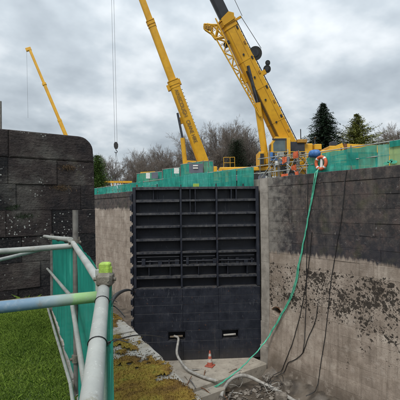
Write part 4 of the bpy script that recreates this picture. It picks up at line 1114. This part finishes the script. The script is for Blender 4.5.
for q in range(3):
    mb = MB(F1); mb.tube([(.55, -1.45 + .13 * q, L1 + .22 - .12 * q), (1.05, -1.45 + .13 * q, L1 + .22 - .12 * q)], .13, 12); mb.build('sheave', M['dirtyyellow'], c1)
mb = MB(F1); mb.box(.47, .8, -.8, -.42, L1 - 1.5, L1 - 1.3); mb.tube([(.5, -.75, L1 - 1.5), (.9, -.75, L1 - 1.5)], .16, 10); mb.build('jib_pin', M['dark'], c1)
# seams, wear pads, hydraulic lines and bolts on the boom's side
for t0 in (-.18, .30):
    mb = MB(F1); mb.tube([(.61, t0 * 1.3, .2), (.475, t0, L1 - .6)], .012, 5); mb.build('weld_seam', M['dirtyyellow'], c1)
for q in range(3):
    mb = MB(F1); mb.tube(catmull([(.66, -.42 + .07 * q, .3), (.62, -.40 + .06 * q, L1 * .25), (.58, -.36 + .05 * q, L1 * .5), (.53, -.3 + .04 * q, L1 * .66)], 5), .02, 5); mb.build('hydraulic_line', M['black'], c1)
for q in range(9):
    z = .9 + q * (L1 - 1.8) / 8; k_ = 1 - .2 * z / L1
    mb = MB(F1); mb.box(.59 * k_, .59 * k_ + .05, .50 * k_, .64 * k_, z, z + .22, .01); mb.build('wear_pad', M['dirtyyellow'] if q % 2 else M['dark'], c1)
for q in range(5):
    z = L1 * (.12 + .16 * q); k_ = 1 - .2 * z / L1; mb = MB(F1); mb.tube([(.59 * k_, .05, z), (.59 * k_ + .06, .05, z)], .07, 10); mb.build('bolt', M['dark'], c1)
# luffing ram below the boom
r0, r1, r2 = P(266, 163, 28.0), P(257.5, 103, 27.7), P(248, 66, 27.4)
mb = MB(); mb.tube([r0, r1], .24, 14); mb.build('ram_cylinder', M['yellow'], c1)
mb = MB(); mb.tube([r1, r2], .13, 12); mb.build('ram_rod', M['rod'], c1)
mb = MB(F1); mb.box(-.3, .3, -.8, -.4, L1 * .60, L1 * .66); mb.build('ram_bracket', M['yellow'], c1)
# superstructure, cab, counterweight, carrier
rv = ray(300, 200) - ray(200, 200); rv.z = 0; rv.normalize(); bk = Vector((-rv.y, rv.x, 0))
carrier(c1, Vector((B1.x, B1.y, 0)) + rv * 1.0 + bk * .8, rv, CZ - .06)
SF = Matrix(((rv.x, bk.x, 0, B1.x), (rv.y, bk.y, 0, B1.y), (0, 0, 1, CZ - .06), (0, 0, 0, 1)))
mb = MB(SF); mb.box(-2.3, 1.5, -.6, 1.8, 1.55, 2.15, .06); mb.box(-.9, 1.2, -.75, .9, 2.0, 3.1, .06); mb.box(1.1, 3.0, -.9, 1.7, 1.6, 2.6, .08); mb.build('superstructure', M['yellow'], c1)
mb = MB(SF)
for i in range(3): mb.box(2.2, 3.4, -1.2, 2.0, 1.6 + .42 * i, 2.0 + .42 * i, .04)
mb.build('counterweight', M['yellow'], c1)
cabm = MB(SF); cx0 = -2.0
cabm.prism([(cx0, 1.95), (cx0 + 1.35, 1.95), (cx0 + 1.35, 3.35), (cx0 + .35, 3.45), (cx0 + .05, 3.0)], 1, -1.75, -.75); cb = cabm.build('crane_cab', M['yellow'], c1)
mb = MB(SF); mb.add([(cx0 + .18, -1.765, 2.25), (cx0 + 1.0, -1.765, 2.25), (cx0 + 1.0, -1.765, 3.2), (cx0 + .40, -1.765, 3.28), (cx0 + .16, -1.765, 2.95)], [(0, 1, 2, 3, 4)]); mb.build('cab_window', M['glass'], cb)
mb = MB(SF); mb.add([(cx0 - .012, -1.65, 2.1), (cx0 - .012, -.85, 2.1), (cx0 + .035, -.85, 2.95), (cx0 + .035, -1.65, 2.95)], [(0, 3, 2, 1)]); mb.build('windscreen', M['glass'], cb)
mb = MB(SF); mb.box(cx0 + .10, cx0 + 1.08, -1.80, -1.75, 3.2, 3.3); mb.box(cx0 + 1.02, cx0 + 1.07, -1.80, -1.752, 2.05, 3.2); mb.box(cx0 + .08, cx0 + 1.02, -1.80, -1.752, 2.08, 2.14); mb.build('window_frame', M['dark'], cb)
mb = MB(SF); mb.box(-.5, .55, -.95, -.76, 2.35, 3.2, .03); mb.build('engine_grille', M['dark'], c1)
mb = MB(SF); mb.box(-2.75, -2.35, -1.2, .2, 1.5, 2.5, .04); mb.build('winch_box', M['yellow'], c1); mb = MB(SF); mb.box(-2.65, -2.4, -1.24, -1.2, 1.6, 2.35); mb.build('winch_opening', M['black'], c1)
mb = MB(SF)
for i in range(7): mb.tube([(-2.3 + i * .75, -1.9, 1.5), (-2.3 + i * .75, -1.9, 2.35)], .025, 6)
for h in (1.9, 2.35): mb.tube([(-2.3, -1.9, h), (2.2, -1.9, h)], .025, 6)
mb.build('guard_rail', M['yellow'], c1)
for q, (x, y_, z_, a_, b_, c_, m_n) in enumerate([(-1.2, -1.25, 1.55, .5, .35, .45, 'signgrey'), (-.3, -1.3, 1.55, .4, .3, .6, 'dark'), (.5, -1.3, 1.6, .55, .35, .35, 'yellow'), (1.3, -1.35, 1.6, .35, .3, .75, 'dirtyyellow'), (1.9, -1.4, 1.6, .3, .25, .55, 'dark'), (.0, -1.1, 3.1, .7, .5, .25, 'dirtyyellow'), (-.7, -1.0, 2.2, .3, .2, .5, 'black'), (1.25, -.95, 2.62, .5, .4, .4, 'yellow'), (2.4, -1.0, 2.87, .4, .5, .3, 'dark')]):
    mb = MB(SF); mb.box(x, x + a_, y_, y_ + b_, z_, z_ + c_, .03); mb.build('machinery_box', M[m_n], c1)
for q in range(6):
    mb = MB(SF); x = -1.6 + q * .7; mb.tube(catmull([(x, -1.3, 1.7), (x + .2, -1.5, 2.1 + .1 * q % .3), (x + .5, -1.35, 1.9), (x + .8, -1.0, 2.3)], 5), .03, 6); mb.build('hydraulic_line', M['black'], c1)
for q in range(2):
    mb = MB(SF); x = -2.1 + q * 4.1; mb.tube([(x, -1.95, .4), (x, -1.95, 2.3)], .022, 6); mb.tube([(x + .35, -1.95, .4), (x + .35, -1.95, 2.3)], .022, 6)
    for r_ in range(6): mb.tube([(x, -1.95, .55 + r_ * .3), (x + .35, -1.95, .55 + r_ * .3)], .018, 5)
    mb.build('ladder', M['tube'], c1)
mb = MB(SF); mb.tube([(1.45, -.3, 2.6), (1.45, -.3, 3.5)], .06, 8); mb.tube([(1.45, -.3, 3.5), (1.45, -.55, 3.62)], .06, 8); mb.build('exhaust', M['dark'], c1)
mb = MB(); a = P(301, 150, 28); mb.tube([(a.x, a.y, CZ + 1.4), (a.x, a.y, P(301, 129, 28).z)], .035, 6); mb.build('mast', M['dark'], c1)

# ---- crane 2: farther, lettered boom
B2, T2 = P(205.3, 168, 44), P(173.2, 82.5, 43)
F2 = boom_frame(B2, T2); L2 = (T2 - B2).length
c2 = empty('mobile_crane', (B2.x, B2.y, CZ), label='yellow mobile crane with dark lettering along its boom', cat='crane')
mb = MB(F2); boom_sec(mb, -.3, L2, .58, .66, .86); mb.build('boom', M['yellow'], c2)
collar(F2, c2, L2 + .05, .50, .57, .4)
for bx_ in ((-.3, .4, .5, .8, L2 - .5, L2 + .1), (-.4, .3, -.85, -.5, L2 - .7, L2 - .1), (-.3, .2, -.85, -.5, L2 * .55, L2 * .62)):
    mb = MB(F2); mb.box(*bx_); mb.build('bracket', M['yellow'], c2)
mid = P(151, 22, 42.2); L2b = (mid - B2).dot((T2 - B2).normalized())
mb = MB(F2); boom_sec(mb, L2 - 1, L2b, .38, .44, .95); mb.build('boom_section', M['yellow'], c2)
collar(F2, c2, L2b + .05, .38, .43, .3)
L2t = L2b + 11.5
mb = MB(F2); boom_sec(mb, L2b - 1, L2t, .31, .36, .93); mb.build('boom_section', M['yellow'], c2)
mb = MB(F2)
for i in range(22): mb.box(-.04, .04, .55, .70, .9 + i * (L2 - 1.6) / 22, .96 + i * (L2 - 1.6) / 22)
mb.build('hose_track', M['dark'], c2, kind='stuff')
def lettering(txt, frame, z_from, z_to, s_off, root, size):
    cu = bpy.data.curves.new('lettering', 'FONT'); cu.body = txt; cu.size = size; cu.align_x = 'CENTER'; cu.align_y = 'CENTER'; cu.offset = .004
    to = bpy.data.objects.new('lettering_source', cu); COL.objects.link(to)
    bpy.context.view_layer.update()
    me = bpy.data.meshes.new_from_object(to); bpy.data.objects.remove(to)
    xs = [v.co.x for v in me.vertices]; wd = max(xs) - min(xs); k = abs(z_to - z_from) / wd; mid_ = (z_from + z_to) / 2
    off = parent_loc(root)
    for v in me.vertices:
        x, y = v.co.x * k, v.co.y
        q = frame @ Vector((s_off, y, mid_ - x)); v.co = q - off
    me.materials.append(M['letter']); o = bpy.data.objects.new('lettering', me); COL.objects.link(o); o.parent = root
lettering('AINSCOUGH', F2, L2 - .9, L2 * .60, .59, c2, .6)
lettering('CRANE HIRE', F2, L2 * .56, L2 * .30, .592, c2, .6)
r0, r1, r2 = P(185.5, 168, 43.2), P(182.5, 138, 43), P(177.5, 113, 42.8)
mb = MB(); mb.tube([r0, r1], .25, 12); mb.build('ram_cylinder', M['yellow'], c2); mb = MB(); mb.tube([r1, r2], .13, 10); mb.build('ram_rod', M['rod'], c2)
carrier(c2, Vector((B2.x, B2.y, 0)) - rv * 1.0 + bk * .8, -rv, CZ - .06)
SF2 = Matrix(((rv.x, bk.x, 0, B2.x), (rv.y, bk.y, 0, B2.y), (0, 0, 1, CZ - .06), (0, 0, 0, 1)))
mb = MB(SF2); mb.box(-2.4, 1.9, -.8, 1.6, 1.55, 2.3, .06); mb.box(-.6, 1.3, -.75, .9, 2.25, 3.2, .06); mb.box(1.9, 3.2, -1.3, 1.7, 1.6, 2.9, .06); mb.build('superstructure', M['yellow'], c2)
cabm = MB(SF2); cabm.prism([(-2.3, 2.31), (-1.0, 2.31), (-1.0, 3.72), (-2.0, 3.8), (-2.3, 3.3)], 1, -1.7, -.85); cb = cabm.build('crane_cab', M['yellow'], c2)
mb = MB(SF2); mb.add([(-2.1, -1.715, 2.6), (-1.2, -1.715, 2.6), (-1.2, -1.715, 3.55), (-1.9, -1.715, 3.62), (-2.1, -1.715, 3.25)], [(0, 1, 2, 3, 4)]); mb.build('cab_window', M['glass'], cb)
mb = MB(SF2)
for x in (2.0, 2.7, 3.2): mb.tube([(x, -1.4, 2.9), (x, -1.4, 4.1)], .03, 6)
mb.tube([(2.0, -1.4, 4.1), (3.2, -1.4, 4.1)], .03, 6); mb.tube([(2.0, -1.4, 3.5), (3.2, -1.4, 3.5)], .03, 6); mb.build('guard_rail', M['yellow'], c2)
# hoist rope and hook block of crane 2
tip = F2 @ Vector((0, 0, L2t)); dep = (tip - EYE).dot(CM.to_3x3() @ Vector((0, 0, -1)))
mb = MB(F2); mb.box(-.4, .4, -.9, .5, L2t - .3, L2t + .7, .05); mb.build('boom_head', M['yellow'], c2)
hook = P(116, 146, dep); hr_ = P(111, -20, dep)
rp = MB()
for d in (-.12, .12): rp.tube([tip + Vector((0, 0, -.5)) + rv * (d), Vector((hook.x, hook.y, hook.z + .3)) + rv * d], .014, 6)
rp.build('hoist_rope', M['rope'], c2)
HM = Matrix(((rv.x, bk.x, 0, hook.x), (rv.y, bk.y, 0, hook.y), (0, 0, 1, hook.z), (0, 0, 0, 1))) @ Matrix.Scale(.58, 4)
mb = MB(HM); mb.prism([(-.35, -.1), (-.2, -.5), (.2, -.5), (.35, -.1), (.35, .35), (.18, .7), (-.18, .7), (-.35, .35)], 1, -.22, .22); hk = mb.build('hook_block', M['black'], c2)
mb = MB(HM); mb.tube(catmull([(0, 0, -.5), (0, 0, -.75), (.2, 0, -.95), (.12, 0, -1.2), (-.12, 0, -1.22), (-.22, 0, -1.05)], 5), .07, 8); mb.build('hook', M['dark'], hk)
mb = MB(HM); g_ = (CZ + 1.0 - hook.z) / .58
for d in (-.9, -.3, .3, .9): mb.tube([(0, 0, -1.15), (d * 1.3, d * .4, g_)], .018, 5)
mb.build('sling_chain', M['rope'], hk)

# ---- crane 3: far away at the left
B3, T3 = P(72, 150, 96), P(29.5, 49, 96)
F3 = boom_frame(B3, T3); L3 = (T3 - B3).length
c3 = empty('mobile_crane', (B3.x, B3.y, CZ), label='distant thin yellow crane boom rising behind the dark pier', cat='crane')
mb = MB(F3); boom_sec(mb, -5, L3 * .3, .40, .46); mb.build('boom', M['yellow'], c3)
for a, b, s in ((.3, .66, .85), (.66, 1.0, .72)):
    mb = MB(F3); boom_sec(mb, L3 * a - .5, L3 * b, .38 * s, .44 * s); boom_sec(mb, L3 * a - .5, L3 * a, .43, .5); mb.build('boom_section', M['yellow'], c3)
mb = MB(F3); mb.box(-.3, .3, -.9, .4, L3 - .4, L3 + .4, .05); mb.build('boom_head', M['yellow'], c3)
e3 = F3 @ Vector((0, -.7, L3)); mb = MB(); mb.tube([e3, P(28, 118, 96)], .022, 5); mb.build('hoist_rope', M['rope'], c3)
carrier(c3, Vector((B3.x, B3.y, 0)) + rv * 3, rv, CZ - .06)
SF3 = Matrix(((rv.x, bk.x, 0, B3.x), (rv.y, bk.y, 0, B3.y), (0, 0, 1, CZ - .06), (0, 0, 0, 1)))
mb = MB(SF3); mb.box(-1.5, 4.5, -1.2, 1.6, 1.55, 2.6, .06); mb.box(.2, 2.6, -.8, 1.0, 2.55, 4.2, .06); mb.build('superstructure', M['yellow'], c3)

# ---- yellow machine parts lying behind the coping fence on the right
yj = empty('yellow_jib_section', tuple(gp(350, 22) + Vector((0, 0, CZ))), label='long yellow jib section laid behind the green netting', cat='jib')
a, b = P(318, 157, 22.5), P(344, 148.5, 22.0); mb = MB()
def bar(a, b, w0, w1, th): 
    mb = MB(); d = (b - a).normalized(); s = d.cross(Vector((0, 0, 1))).normalized(); u = s.cross(d); V = []
    for q, wv in ((a, w0), (b, w1)):
        V += [q + s * th - u * wv, q + s * th + u * wv, q - s * th + u * wv, q - s * th - u * wv]
    mb.add(V, [(0, 1, 2, 3), (7, 6, 5, 4), (0, 4, 5, 1), (1, 5, 6, 2), (2, 6, 7, 3), (3, 7, 4, 0)]); return mb
bar(a, b, .16, .30, .25).build('jib_nose', M['yellow'], yj)
bar(P(347, 148.6, 22), P(384, 149.6, 21), .24, .19, .3).build('jib_body', M['yellow'], yj)
q = P(345.5, 149, 21.9); mb = MB(); mb.tube([q + Vector((0, 0, -.3)), q + Vector((0, 0, .28))], .2, 10); mb.tube([q - rv * .3, q + rv * .3], .12, 8); mb.build('jib_hinge', M['rust'], yj)
for px in (330, 358, 378):
    g_ = gp(px, 22); top = P(px, 152.5, 22).z
    MB().tube([(g_.x, g_.y, CZ - .06), (g_.x, g_.y, top - .05)], .08, 8).build('trestle_leg', M['post'], yj)
# yellow gantry far beyond, between bush and gate
yg = empty('yellow_gantry', tuple(gp(118, 60) + Vector((0, 0, CZ))), label='low yellow steel beam frame beyond the far coping by the bush', cat='beam')
bar(P(104, 182, 60), P(132, 182, 60), .14, .14, .2).build('beam', M['yellow'], yg)
for px in (105, 113, 122, 131):
    g_ = gp(px, 60); MB().tube([(g_.x, g_.y, CZ - .06), (g_.x, g_.y, P(px, 182, 60).z)], .09, 6).build('leg', M['yellow'], yg)
# grey pole at the left edge, behind the pier
q = P(0.5, 150, 14); MB().tube([(q.x, q.y, CZ - .1), (q.x, q.y, P(0.5, 101, 14).z)], [.055, .045], 10).build('pole', M['post'], label='grey pole standing behind the dark pier', cat='pole')

# ------------------------------------------------------------------ trees
def bare_tree(seed, h, spread):
    rr = random.Random(seed); tr = MB(); tw = MB()
    def grow(p, d, ln, r, lev):
        n = 4 if lev < 2 else 3; pts = [p]; q = p.copy(); dd = d.copy()
        for i in range(n):
            dd = (dd + Vector((rr.gauss(0, .13), rr.gauss(0, .13), rr.gauss(.05, .08)))).normalized(); q = q + dd * ln / n; pts.append(q.copy())
        rs = [r * (1 - .45 * i / n) for i in range(n + 1)]
        (tr if lev < 2 else tw).tube(pts, rs, 6 if lev < 2 else 3, False)
        if lev >= 5: return
        kids = (7, 6, 5, 5, 4)[lev]
        for k in range(kids):
            f = rr.uniform(.35 if lev == 0 else .25, 1); i = min(n - 1, int(f * n)); s = pts[i].lerp(pts[i + 1], f * n - i)
            az = rr.uniform(0, 6.283); base = (pts[i + 1] - pts[i]).normalized()
            perp = base.cross(Vector((math.cos(az), math.sin(az), .3))).normalized()
            nd = (base * rr.uniform(.55, 1.0) + perp * spread * rr.uniform(.6, 1.1) + Vector((0, 0, .12))).normalized()
            grow(s, nd, ln * rr.uniform(.42, .68), max(.014, rs[i] * .52), lev + 1)
        if lev < 4: grow(pts[-1], dd, ln * .6, max(.014, rs[-1] * .9), lev + 1)
    grow(Vector((0, 0, -.1)), Vector((0, 0, 1)), h * .45, h * .016, 0)
    return tr, tw
kinds = [bare_tree(3 + i, 15, (.75, .6, .9)[i]) for i in range(3)]
def link_tree(name, tr, tw, mt, mw, loc, s, rz, label, group=None, first=None):
    e_ = empty(name, loc, label=label, cat='tree', group=group); e_.rotation_euler = (0, 0, rz); e_.scale = (s * R.uniform(.9, 1.15), s * R.uniform(.9, 1.15), s)
    for nm, me, in (('trunk', tr), ('crown', tw)):
        o = bpy.data.objects.new(nm, me); COL.objects.link(o); o.parent = e_
    return e_
def tomesh(mb, name, mat):
    o = mb.build(name, mat); me = o.data; bpy.data.objects.remove(o); return me
KM = [(tomesh(a, 'trunk', M['bark']), tomesh(b, 'crown', M['twig'])) for a, b in kinds]
row = [(103, 158, 78), (112, 157, 86), (120, 156, 92), (131, 158, 84), (142, 156, 90), (150, 149, 82), (158, 146, 78), (168, 147, 88), (176, 148, 84), (186, 143, 80), (196, 140, 84), (205, 130, 76), (214, 123, 74), (222, 124, 80), (230, 128, 76), (240, 128, 82), (248, 131, 76), (256, 140, 84), (266, 146, 90), (300, 146, 90), (312, 150, 96), (368, 140, 88), (378, 131, 80), (388, 128, 84), (397, 130, 78), (408, 126, 82), (60, 160, 100), (84, 158, 94), (425, 128, 84)]
for i, (px, py, dp) in enumerate(row):
    g_ = gp(px, dp); hh = (P(px, py, dp).z - CZ) / 15.0 * 1.10
    link_tree('bare_tree', *KM[i % 3], None, None, (g_.x, g_.y, CZ - .08), hh, R.uniform(0, 6.28), ('leafless winter tree in the row behind the hanging crane hook' if px < 140 else 'leafless winter tree in the row left of the lettered crane boom' if px < 200 else 'taller leafless winter tree in the row between the two big crane booms' if px < 275 else 'leafless winter tree behind the big crane and the spruce' if px < 340 else 'leafless winter tree beyond the golden green cypress'), 'bare trees behind the cranes')
# undergrowth below the row
V = []; F = []
for _ in range(4500):
    px = R.uniform(80, 440); dp = R.uniform(72, 100); g_ = gp(px, dp); zz = CZ + R.uniform(0, 1) ** 1.4 * 4.2 * (.6 + .5 * abs(fbm((g_.x * .1, g_.y * .1, 2))))
    a = R.uniform(0, 6.28); d = Vector((math.cos(a) * .5, math.sin(a) * .5, R.uniform(.3, 1.2))); sd_ = d.cross(Vector((R.random(), R.random(), .2))).normalized() * R.uniform(.02, .09)
    b = Vector((g_.x, g_.y, zz)); k = len(V); V += [tuple(b - sd_), tuple(b + sd_), tuple(b + d)]; F.append((k, k + 1, k + 2))
npmesh('undergrowth', V, F, M['twig'], label='brown winter scrub under the bare trees', cat='scrub', kind='stuff')

def conifer(name, loc, h, rbase, mat, label, seed, droop=.35, nlay=46, shape=1.0, per=13, lf=.34, jag=.5):
    rr = random.Random(seed); e_ = empty(name, loc, label=label, cat='tree')
    MB(Matrix.Translation(loc)).tube([(0, 0, -.1), (.05, 0, h * .5), (0, .04, h * .98)], [h * .018, h * .011, .02], 8).build('trunk', M['bark'], e_)
    V = []; F = []; limbs = MB(Matrix.Translation(loc))
    for i in range(nlay):
        f = (i + .5) / nlay; z = h * (.05 + .95 * f); rad_ = rbase * (1 - f) ** shape * (1 + .1 * math.sin(i * 2.3)) + .08
        for k in range(max(5, int(per * (1 - f * .55)))):
            az = rr.uniform(0, 6.283); L_ = rad_ * rr.uniform(1 - .9 * jag, 1 + .36 * jag) * (1 + jag * fbm((math.cos(az) * 1.6, math.sin(az) * 1.6, z * .6 + seed)))
            ca, sa = math.cos(az), math.sin(az); up = rr.uniform(.0, .3)
            ns = max(3, int(L_ / .17))
            for q in range(ns):
                t = (q + rr.random()) / ns; x = L_ * t; zz = z + x * up - droop * x * x / max(.6, rad_)
                for side_ in (-1, 1):
                    ln = lf * rr.uniform(.6, 1.25) * (1.1 - .4 * t); wd = lf * .24
                    dx = Vector((ca, sa, 0)) * rr.uniform(.3, .9) + Vector((-sa, ca, 0)) * side_ * rr.uniform(.2, .9) + Vector((0, 0, rr.uniform(-.55, .35)))
                    dx.normalize(); b = Vector((ca * x, sa * x, zz)); u = dx.cross(Vector((rr.gauss(0, .5), rr.gauss(0, .5), 1))).normalized() * wd * .5
                    m = len(V); V += [b - u * .4, b + dx * ln * .5 + u, b + dx * ln, b + dx * ln * .5 - u]; F.append((m, m + 1, m + 2, m + 3))
            if k % 3 == 0: limbs.tube([(0, 0, z), (ca * L_ * .7, sa * L_ * .7, z + L_ * .7 * up - droop * .49 * L_ * L_ / max(.6, rad_))], [.035, .01], 4, False)
    V = np.array([tuple(v) for v in V]) + np.array(loc)
    npmesh('crown', V, F, mat, e_); limbs.build('limbs', M['bark'], e_, kind='stuff')
    return e_
def tree_at(px, py_top, dp): g_ = gp(px, dp); return (g_.x, g_.y, CZ - .08), P(px, py_top, dp).z - CZ
l, h = tree_at(325, 102, 62); conifer('spruce_tree', l, h, 6.6, M['spruce'], 'tall dark green spruce behind the lifebuoy', 4, .3, 66, .80, 32, .50)
l, h = tree_at(359, 113, 60); conifer('cypress_tree', l, h, 6.2, M['cypress'], 'pointed golden green cypress beside the dark spruce', 9, -.10, 60, .80, 34, .44)
l, h = tree_at(238, 141, 62); conifer('cypress_tree', l, h, 1.75, M['yew'], 'narrow rounded very dark cypress between the two cranes', 14, -.9, 80, .24, 46, .24, jag=.12)
l, h = tree_at(97.5, 155, 50); conifer('evergreen_bush', l, h, 1.6, M['bush'], 'bright green evergreen beside the dark pier end', 21, -.4, 56, .40, 40, .26, jag=.3)
l, h = tree_at(250, 163, 64); conifer('evergreen_bush', l, h, 1.9, M['yew'], 'low dark evergreen beside the narrow cypress', 33, -.4, 30, .4, 30, .28, jag=.3)
